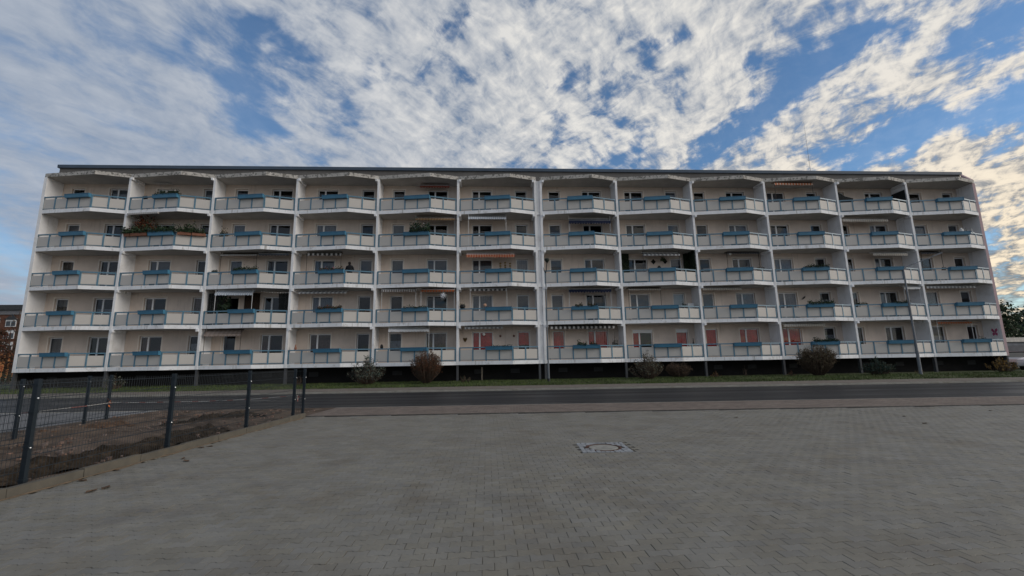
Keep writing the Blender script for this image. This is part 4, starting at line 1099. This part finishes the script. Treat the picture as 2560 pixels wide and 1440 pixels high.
def fence(label, posts, h, gaps=()):
    r = tag(empty('wire_fence', G(posts[0][0], posts[0][1], 0)), label, 'fence', 'dark wire mesh fences')
    o0 = G(posts[0][0], posts[0][1], 0)
    pm = MB(); pm.box(-.034, .034, -.026, .026, -.05, h + .03); pme = pm.mesh('post', FENCE)
    cm_ = MB(); cm_.box(-.04, .04, -.032, .032, 0, .03); cme = cm_.mesh('clip', FENCE)
    bm_ = MB(); bm_.lathe([(.012, 0), (.012, .012), (.004, .018)], k=8); bme = bm_.mesh('bolt', mat('bright_bolt', (.7, .7, .7), .3, metal=.7))
    for q, (s, t) in enumerate(posts):
        p = G(s, t, 0) - o0; po = put('post', pme, r, p, -YAW)
        for z in (.12, .55, 1.0, h - .06): put('clip', cme, po, (0, 0, z))
        for z in (.14, h - .05) if q == 0 else (.55, 1.2): b_ = put('bolt', bme, po, (.041, -.01, z)); b_.rotation_euler = (0, R(90), 0)
        if q + 1 < len(posts) and q not in gaps:
            a, b = G(s, t, 0), G(posts[q + 1][0], posts[q + 1][1], 0); d = b - a
            mo = put('mesh_panel', panel_mesh(d.length, h), r, a - o0 + Vector((0, 0, 0))); mo.rotation_euler.z = math.atan2(d.y, d.x) - math.pi / 2
            mo.location += Vector((d.y, -d.x, 0)).normalized() * -.035
    return r


fence('dark wire mesh fence on the kerb beside the grey paving', [(-6.56, 3.6), (-6.56, 6.13), (-6.57, 8.6), (-6.60, 11.12), (-6.66, 13.55), (-6.45, 13.72)], 1.43)
fence('dark wire mesh fence on the far side of the soil lot', [(-10.4, 7.7), (-11.26, 10.2), (-12.14, 12.72), (-12.5, 13.8)], 1.34)
# barrier tape across the opening
TAPE = stripes('barrier_tape', (.34, .12, .10), (.46, .45, .43), .55, .35)
g = MB(); pts = [(-11.2, 10.2, .60), (-12.05, 12.72, .54), (-12.42, 13.8, .53), (-11, 13.78, .52), (-9.4, 13.73, .53), (-8, 13.66, .57), (-6.70, 13.58, .66)]
for a, b in zip(pts, pts[1:]):
    A, B = G(*a), G(*b); g.poly([A - Vector((0, 0, .007)), B - Vector((0, 0, .007)), B + Vector((0, 0, .007)), A + Vector((0, 0, .007))])
tag(g.obj('barrier_tape', TAPE), 'thin barrier tape strung across the opening of the fenced soil lot', 'tape')
g = MB()
for q in range(7):
    c = G(-6.56 + rnd.gauss(0, .03), 13.6, .62 + rnd.gauss(0, .04)); g.leaf(c, .12, rnd, 0, .4)
tag(g.obj('tape_knot', TAPE), 'red and white knot of barrier tape between the two close fence posts', 'tape')
g = MB()
for q in range(8): g.leaf(G(-12.45 + rnd.gauss(0, .03), 13.78, .53 + rnd.gauss(0, .05)), .1, rnd, 0, .35)
tag(g.obj('tape_knot', mat('orange_tape', (.55, .16, .05), .7)), 'orange knot of tape on the far fence post', 'tape')


# ------------------------------------------------------------------ shrubs on the bank
def shrub(label, x, y, w, h, style, lm_, seed, nst=60, nlf=900, lsize=.07, cat='shrub'):
    r_ = random.Random(seed); r = tag(empty('shrub', (x, y, .17)), label, cat, 'shrubs on the grass bank')
    st = MB(); lf = [MB() for _ in lm_]; rad = w / 2
    for q in range(nst):
        a = r_.uniform(0, 6.283)
        if style == 'ball': u = math.sqrt(r_.random()); top = Vector((math.cos(a) * u * rad, math.sin(a) * u * rad * .8, h * (1 - .32 * u ** 2.5) * r_.uniform(.78, 1.02) * (1 + .12 * noise.noise(Vector((math.cos(a) * 1.5, math.sin(a) * 1.5, seed * 3.1 + u)))) * (1.1 if r_.random() < .06 else 1)))
        elif style == 'fan': u = r_.random(); top = Vector((math.cos(a) * u * rad, math.sin(a) * u * rad * .8, h * (1 - .5 * u) * r_.uniform(.55, 1.08)))
        else: u = math.sqrt(r_.random()); top = Vector((math.cos(a) * u * rad, math.sin(a) * u * rad * .8, h * (.45 + .55 * (1 - u)) * r_.uniform(.7, 1.05)))
        base = Vector((math.cos(a) * .12 * rad, math.sin(a) * .12 * rad, -.03)); mid = base.lerp(top, .45) + Vector((math.cos(a), math.sin(a), 0)) * rad * .16 * u + Vector((r_.gauss(0, .04), r_.gauss(0, .04), 0))
        q3 = mid.lerp(top, .55) + Vector((r_.gauss(0, .03), r_.gauss(0, .03), 0))
        st.tube([base, mid, q3, top], [.016, .011, .007, .003], 4, False)
        for w_ in range(3):
            p0 = mid.lerp(top, r_.uniform(.1, .9)); p1 = p0 + Vector((r_.gauss(0, .14), r_.gauss(0, .14), r_.uniform(.05, .3))) * h / 2.2
            st.tube([p0, p1], [.005, .002], 3, False)
            for z_ in range(nlf // (nst * 4)): lf[r_.randrange(len(lm_))].leaf(p0.lerp(p1, r_.random()) + Vector((r_.gauss(0, .03), r_.gauss(0, .03), r_.gauss(0, .03))), lsize, r_)
        for z_ in range(nlf // (nst * 4)):
            lf[r_.randrange(len(lm_))].leaf(base.lerp(mid, r_.uniform(.35, 1)).lerp(top, r_.random()) + Vector((r_.gauss(0, .05), r_.gauss(0, .05), r_.gauss(0, .05))), lsize, r_)
    st.obj('branches', TWIG, r)
    for a_, mm in zip(lf, lm_):
        if a_.f: a_.obj('foliage', mm, r)
    return r


shrub('loose silvery shrub with thin upright branches below the fourth balcony', 24.2, -2.0, 2.7, 2.05, 'fan', [LEAFS, LEAFC], 1, 120, 1500, .10)
shrub('rounded reddish-brown bush below the fifth balcony', 28.1, -2.1, 2.2, 2.2, 'ball', [LEAFB, LEAFR, LEAFB], 2, 260, 9000, .065)
shrub('loose grey-green shrub below the eighth balcony', 43.1, -2.0, 2.7, 2.05, 'fan', [LEAFS, LEAFO], 3, 120, 1500, .09)
shrub('low dark brown bush under the slab of the eighth balcony', 45.6, -1.2, 2.0, 1.15, 'ball', [LEAFB, TWIG], 4, 140, 2600, .07)
shrub('large clipped olive-brown bush below the tenth balcony', 55.25, -2.1, 2.7, 2.18, 'ball', [LEAFO, LEAFB, LEAFO], 5, 300, 11000, .07)
shrub('bluish green young conifer shrub below the eleventh balcony', 59.2, -2.6, 2.2, 1.25, 'fan', [LEAFC, LEAFD], 6, 120, 3200, .09)
shrub('yellow-orange shrub at the right corner of the block', 68.6, -2.4, 2.1, 1.15, 'fan', [LEAFY, LEAFO], 7, 80, 1500, .08)
shrub('sprawling leafy shrub under the second balcony', 7.9, -1.6, 1.5, 1.1, 'fan', [LEAFS, LEAFD], 8, 40, 400, .09)
shrub('tiny orange shrub beside the ninth column', 48.0, -1.8, .8, .52, 'fan', [LEAFY, LEAFR], 9, 22, 130, .06)
shrub('tiny reddish dry shrub left of the large clipped bush', 53.3, -2.0, .65, .45, 'fan', [LEAFR, LEAFB], 10, 20, 90, .06)
shrub('thin dry stalks under the third balcony', 19.6, -1.4, .7, .8, 'fan', [LEAFB], 12, 14, 60, .06)
shrub('dry weed stalks right of the rounded reddish bush', 30.6, -1.6, 1.1, .6, 'fan', [LEAFO, LEAFD], 13, 26, 200, .07)
shrub('two dry stems leaning under the ninth balcony', 50.5, -1.2, .6, .85, 'fan', [LEAFB], 14, 8, 20, .05)
shrub('small weeds beside the tall lamp with the long arm', 62.6, -2.2, .9, .55, 'fan', [LEAFY, LEAFO], 15, 20, 120, .06)
g = MB(); g.prism([(-.05, -.05), (.05, -.05), (.055, .05), (-.05, .05)], 0, 1.02); o = g.obj('wooden_stake', mat('old_wood', (.17, .14, .11), .9, .3, 10.), None, (31.75, .2, .15))
tag(o, 'short weathered wooden stake under the sixth balcony', 'stake')
# fallen leaves
for q, (s, t) in enumerate(((-5.8, 8.0), (-5.6, 7.8), (-6.2, 6.6), (-5.55, 6.05), (-5.5, 6.2), (5.9, 12.0), (9.5, 10.5), (13.2, 12.5), (10.1, 11.7), (-6.1, 9.1), (-6.2, 9.0), (-6.25, 7.2))):
    g = MB(); L = rnd.uniform(.05, .09)
    g.faces([(-L, 0, .005), (-L * .3, L * .45, .02), (L * .5, L * .4, .012), (L, 0, .02), (L * .5, -L * .4, .01), (-L * .3, -L * .45, .022), (0, 0, .006)], [(0, 6, 1), (1, 6, 2), (2, 6, 3), (3, 6, 4), (4, 6, 5), (5, 6, 0)])
    tag(g.obj('fallen_leaf', LEAFB, None, G(s, t, .001), rnd.uniform(0, 6)), 'dry brown leaf lying on the grey paving', 'leaf', 'fallen leaves on the paving')


# ------------------------------------------------------------------ far things at the edges
def tree(label, x, y, h, w, lm_, seed, n=2600, bare=False, size=.3):
    r_ = random.Random(seed); r = tag(empty('tree', (x, y, 0)), label, 'tree', 'trees beyond the block')
    tr = MB(); tips = []
    tr.tube([(0, 0, -.1), (.1, 0, h * .3), (0, .1, h * .62), (0, 0, h * .92)], [h * .022, h * .016, h * .01, h * .003], 7)
    for q in range(26):
        z0 = h * r_.uniform(.18, .82); a = r_.uniform(0, 6.283); L = w / 2 * (1 - .55 * (z0 / h - .18)) * r_.uniform(.6, 1)
        p0 = Vector((0, 0, z0)); p2 = p0 + Vector((math.cos(a) * L, math.sin(a) * L, L * r_.uniform(.25, .8))); p1 = p0.lerp(p2, .5) + Vector((r_.gauss(0, .15), r_.gauss(0, .15), .1))
        tr.tube([p0, p1, p2], [h * .007, h * .004, h * .0015], 5, False)
        for w_ in range(6):
            e0 = p1.lerp(p2, r_.uniform(0, 1)); e1 = e0 + Vector((r_.gauss(0, 1), r_.gauss(0, 1), r_.gauss(.4, .8))).normalized() * L * .35
            tr.tube([e0, e1], [h * .002, h * .0008], 3, False); tips += [e0.lerp(e1, u) for u in (.3, .7, 1)]
    tr.obj('trunk', TWIG, r)
    lf = [MB() for _ in lm_]
    for q in range(n):
        p = r_.choice(tips) + Vector((r_.gauss(0, .28), r_.gauss(0, .28), r_.gauss(0, .28))) * (w / 5); lf[r_.randrange(len(lm_))].leaf(p, size, r_, 0, .7)
    for a_, mm in zip(lf, lm_):
        if a_.f: a_.obj('crown', mm, r)


tree('tall dark evergreen tree behind the garages by the block corner', 87.5, 17, 8.6, 6.5, [LEAFD, LEAFG, LEAFC], 21, 3600)
tree('dark bushy tree behind the white-roofed garages', 93.5, 18, 7.2, 6., [LEAFD, LEAFG], 22, 3000)
tree('dark tree at the right edge of the view behind the garages', 99.5, 19, 6.4, 6., [LEAFD, LEAFC], 23, 2600)
tree('dark tree farther right behind the garages', 106, 20, 7, 6., [LEAFD, LEAFG], 24, 2000)
tree('rust-leaved tree before the distant orange building', -22.4, 21.3, 6.6, 3.6, [LEAFR, LEAFB, TWIG], 31, 2200, size=.16)
tree('thin half-bare tree beside the left end of the block', -24.5, 24, 9.2, 5., [LEAFB], 25, 160, size=.2)

gar = tag(empty('garage_row', (79, 11, .1)), 'low flat garage row with white fascia behind the parked cars', 'garage')
g = MB(); g.box(0, 26, 0, 6, -.2, 2.55); g.obj('wall', mat('garage_wall', (.26, .27, .29), .85), gar)
g = MB(); g.box(-.15, 26.15, -.25, 6.2, 2.552, 3.0); g.obj('roof_fascia', mat('fascia', (.62, .58, .52), .7), gar)
for q in range(8):
    g = MB(); g.box(q * 3.2 + .3, q * 3.2 + 2.8, -.03, 0, -.1, 2.2)
    for z in (.5, 1.1, 1.65): g.box(q * 3.2 + .32, q * 3.2 + 2.78, -.045, -.03, z, z + .04)
    g.obj('garage_door', mat('garage_door', (.10, .105, .12), .6), gar)
strip('parking_yard', 38, 90, 27.06, 44, (.16, .2), mat('yard', (.10, .10, .10), .85, .2, 2.))


def car(label, x, y, rz, paint):
    r = tag(empty('parked_car', (x, y, .19), rz), label, 'car', 'parked cars by the garages')
    prof = [(-2.1, .32), (-2.12, .62), (-2.02, .88), (-1.1, 1.0), (1.55, 1.02), (2.0, .92), (2.08, .6), (2.05, .32)]
    def hull(pr, w0, w1, z_split):
        g = MB(); P = []
        for sg in (-1, 1):
            P += [(px_, sg * (w0 if z < z_split else w1), z) for px_, z in pr]
        n_ = len(pr); g.faces(P, [tuple(range(n_)), tuple(reversed(range(n_, 2 * n_)))] + [(q, n_ + q, n_ + (q + 1) % n_, (q + 1) % n_) for q in range(n_)]); return g
    o = hull(prof, .86, .82, .8).obj('body', paint, r); bv = o.modifiers.new('b', 'BEVEL'); bv.width = .08; bv.segments = 3
    g = MB(); lo = [(-1.15, -.78), (1.75, -.76), (1.75, .76), (-1.15, .78)]; hi = [(-.35, -.58), (1.25, -.58), (1.25, .58), (-.35, .58)]
    g.faces([(*p, .99) for p in lo] + [(*p, 1.44) for p in hi], [(0, 1, 5, 4), (1, 2, 6, 5), (2, 3, 7, 6), (3, 0, 4, 7)]); g.obj('windows', mat('car_glass', (.015, .018, .02), .08, 0, 1, 0, 1, .6), r)
    g = MB(); g.prism([(-.42, -.60), (1.32, -.60), (1.32, .60), (-.42, .60)], 1.44, 1.49); o = g.obj('roof', paint, r); bv = o.modifiers.new('b', 'BEVEL'); bv.width = .03; bv.segments = 2
    for px_ in (-1.3, 1.32):
        for sg in (-1, 1):
            g = MB(); g.lathe([(.2, -.1), (.32, -.1), (.33, 0), (.32, .1), (.2, .1)], k=18); w_ = g.obj('wheel', mat('tyre', (.012, .012, .012), .8), r, (px_, sg * .80, .32)); w_.rotation_euler = (R(90), 0, 0)
            g = MB(); g.lathe([(.21, -.105), (.21, .105)], k=14); o2 = g.obj('rim', STEEL, w_)
    for sg in (-1, 1):
        g = MB(); g.box(-2.10, -1.98, sg * .62 - .16, sg * .62 + .16, .66, .80); g.obj('headlight', mat('headlamp', (.7, .72, .75), .15), r)
    g = MB(); g.box(-2.135, -2.09, -.42, .42, .42, .56); g.obj('grille', BLACK, r)
    g = MB(); g.box(-2.145, -2.13, -.26, .26, .36, .46); g.obj('number_plate', WHITEP, r)


car('silver car parked nose towards the street beyond the block corner', 77.2, 3.2, R(20), mat('silver_paint', (.42, .43, .45), .3, .02, 1, 0, 1, .6, metal=.5))
car('white car parked in front of the silver one at the right edge', 75.9, .5, R(18), mat('white_car_paint', (.68, .69, .71), .25, .02, 1, 0, 1, .6))

# brick and orange building far left
lb = tag(empty('brick_building', (-96, 58, 0), R(2)), 'distant red-brown building with white windows above an orange ground floor', 'building')
REDB = mat('red_brown_brick', (.13, .06, .04), .9, .25, 2.5)
g = MB(); g.box(0, 40, 0, 10, 4.55, 12.2); g.obj('wall', REDB, lb)
g = MB(); g.box(-.2, 40.2, -.25, 10, -.1, 4.545); g.obj('ground_floor_wall', mat('orange_render', (.50, .22, .085), .85, .08, 1.), lb)
g = MB(); g.box(-.4, 40.4, -.5, 10.4, 13.1, 14.1); g.obj('roof', mat('dark_roof', (.05, .055, .06), .7), lb)
g = MB(); g.box(-.1, 40.1, -.15, 10, 12.205, 13.095); g.obj('attic', mat('grey_attic', (.20, .20, .21), .85), lb)
WW = mat('white_window', (.66, .66, .66), .6, .2, 3.)
for q in range(13):
    for k in range(3):
        f_ = MB(); f_.box(0, 1.9, -.06, .0, 0, 1.75); fo = f_.obj('window', WW, lb, (.6 + q * 3.0, -.002, 5.1 + k * 2.35))
        for a in (.12, 1.02):
            p_ = MB(); p_.box(a, a + .76, -.075, -.06, .14, 1.1); p_.obj('pane', mat('far_pane', (.07, .08, .09), .2), fo)
    t_ = MB(); t_.faces([(0, -.12, 0), (2.4, -.12, 0), (1.2, -.12, 1.1), (0, 0, 0), (2.4, 0, 0), (1.2, 0, 1.1)], [(0, 1, 2), (3, 5, 4), (0, 3, 4, 1), (1, 4, 5, 2), (2, 5, 3, 0)]); t_.obj('gable_ornament', mat('dark_roof', (.05, .055, .06)), lb, (.4 + q * 3., -.06, 11.2))
gm = mat('graffiti_paint', (.30, .07, .03), .8)
for q, pts in enumerate(([(31, 3.2), (31.8, 3.7), (32.6, 3.3), (32, 2.6), (33, 2.4)], [(33.6, 2.2), (33.7, 1.2), (34.6, 1.2), (34.6, 2.2), (33.6, 2.2), (34.6, 1.7)], [(35.2, 3.5), (36.2, 3.8), (36.8, 3.0), (36, 2.5)], [(37.5, 2.2), (37.4, 1.0), (38.2, .9)])):
    g = MB(); g.tube([(x, -.27, z) for x, z in pts], .09, 5); g.obj('graffiti', gm, lb)
g = MB()
r_ = random.Random(77)
for q in range(1500): g.leaf((r_.uniform(-12, 12), r_.gauss(0, .5), abs(r_.gauss(.5, .6))), .22, r_)
hd = tag(empty('hedge', (-29.5, 19.8, 0)), 'dark low hedge in front of the distant orange wall', 'hedge'); g.obj('foliage', LEAFD, hd)
g = MB()
for q in range(30): g.tube([(-12 + q * .8, 0, -.1), (-12 + q * .8 + r_.gauss(0, .2), r_.gauss(0, .2), 1)], .02, 4, False)
g.obj('stems', TWIG, hd)
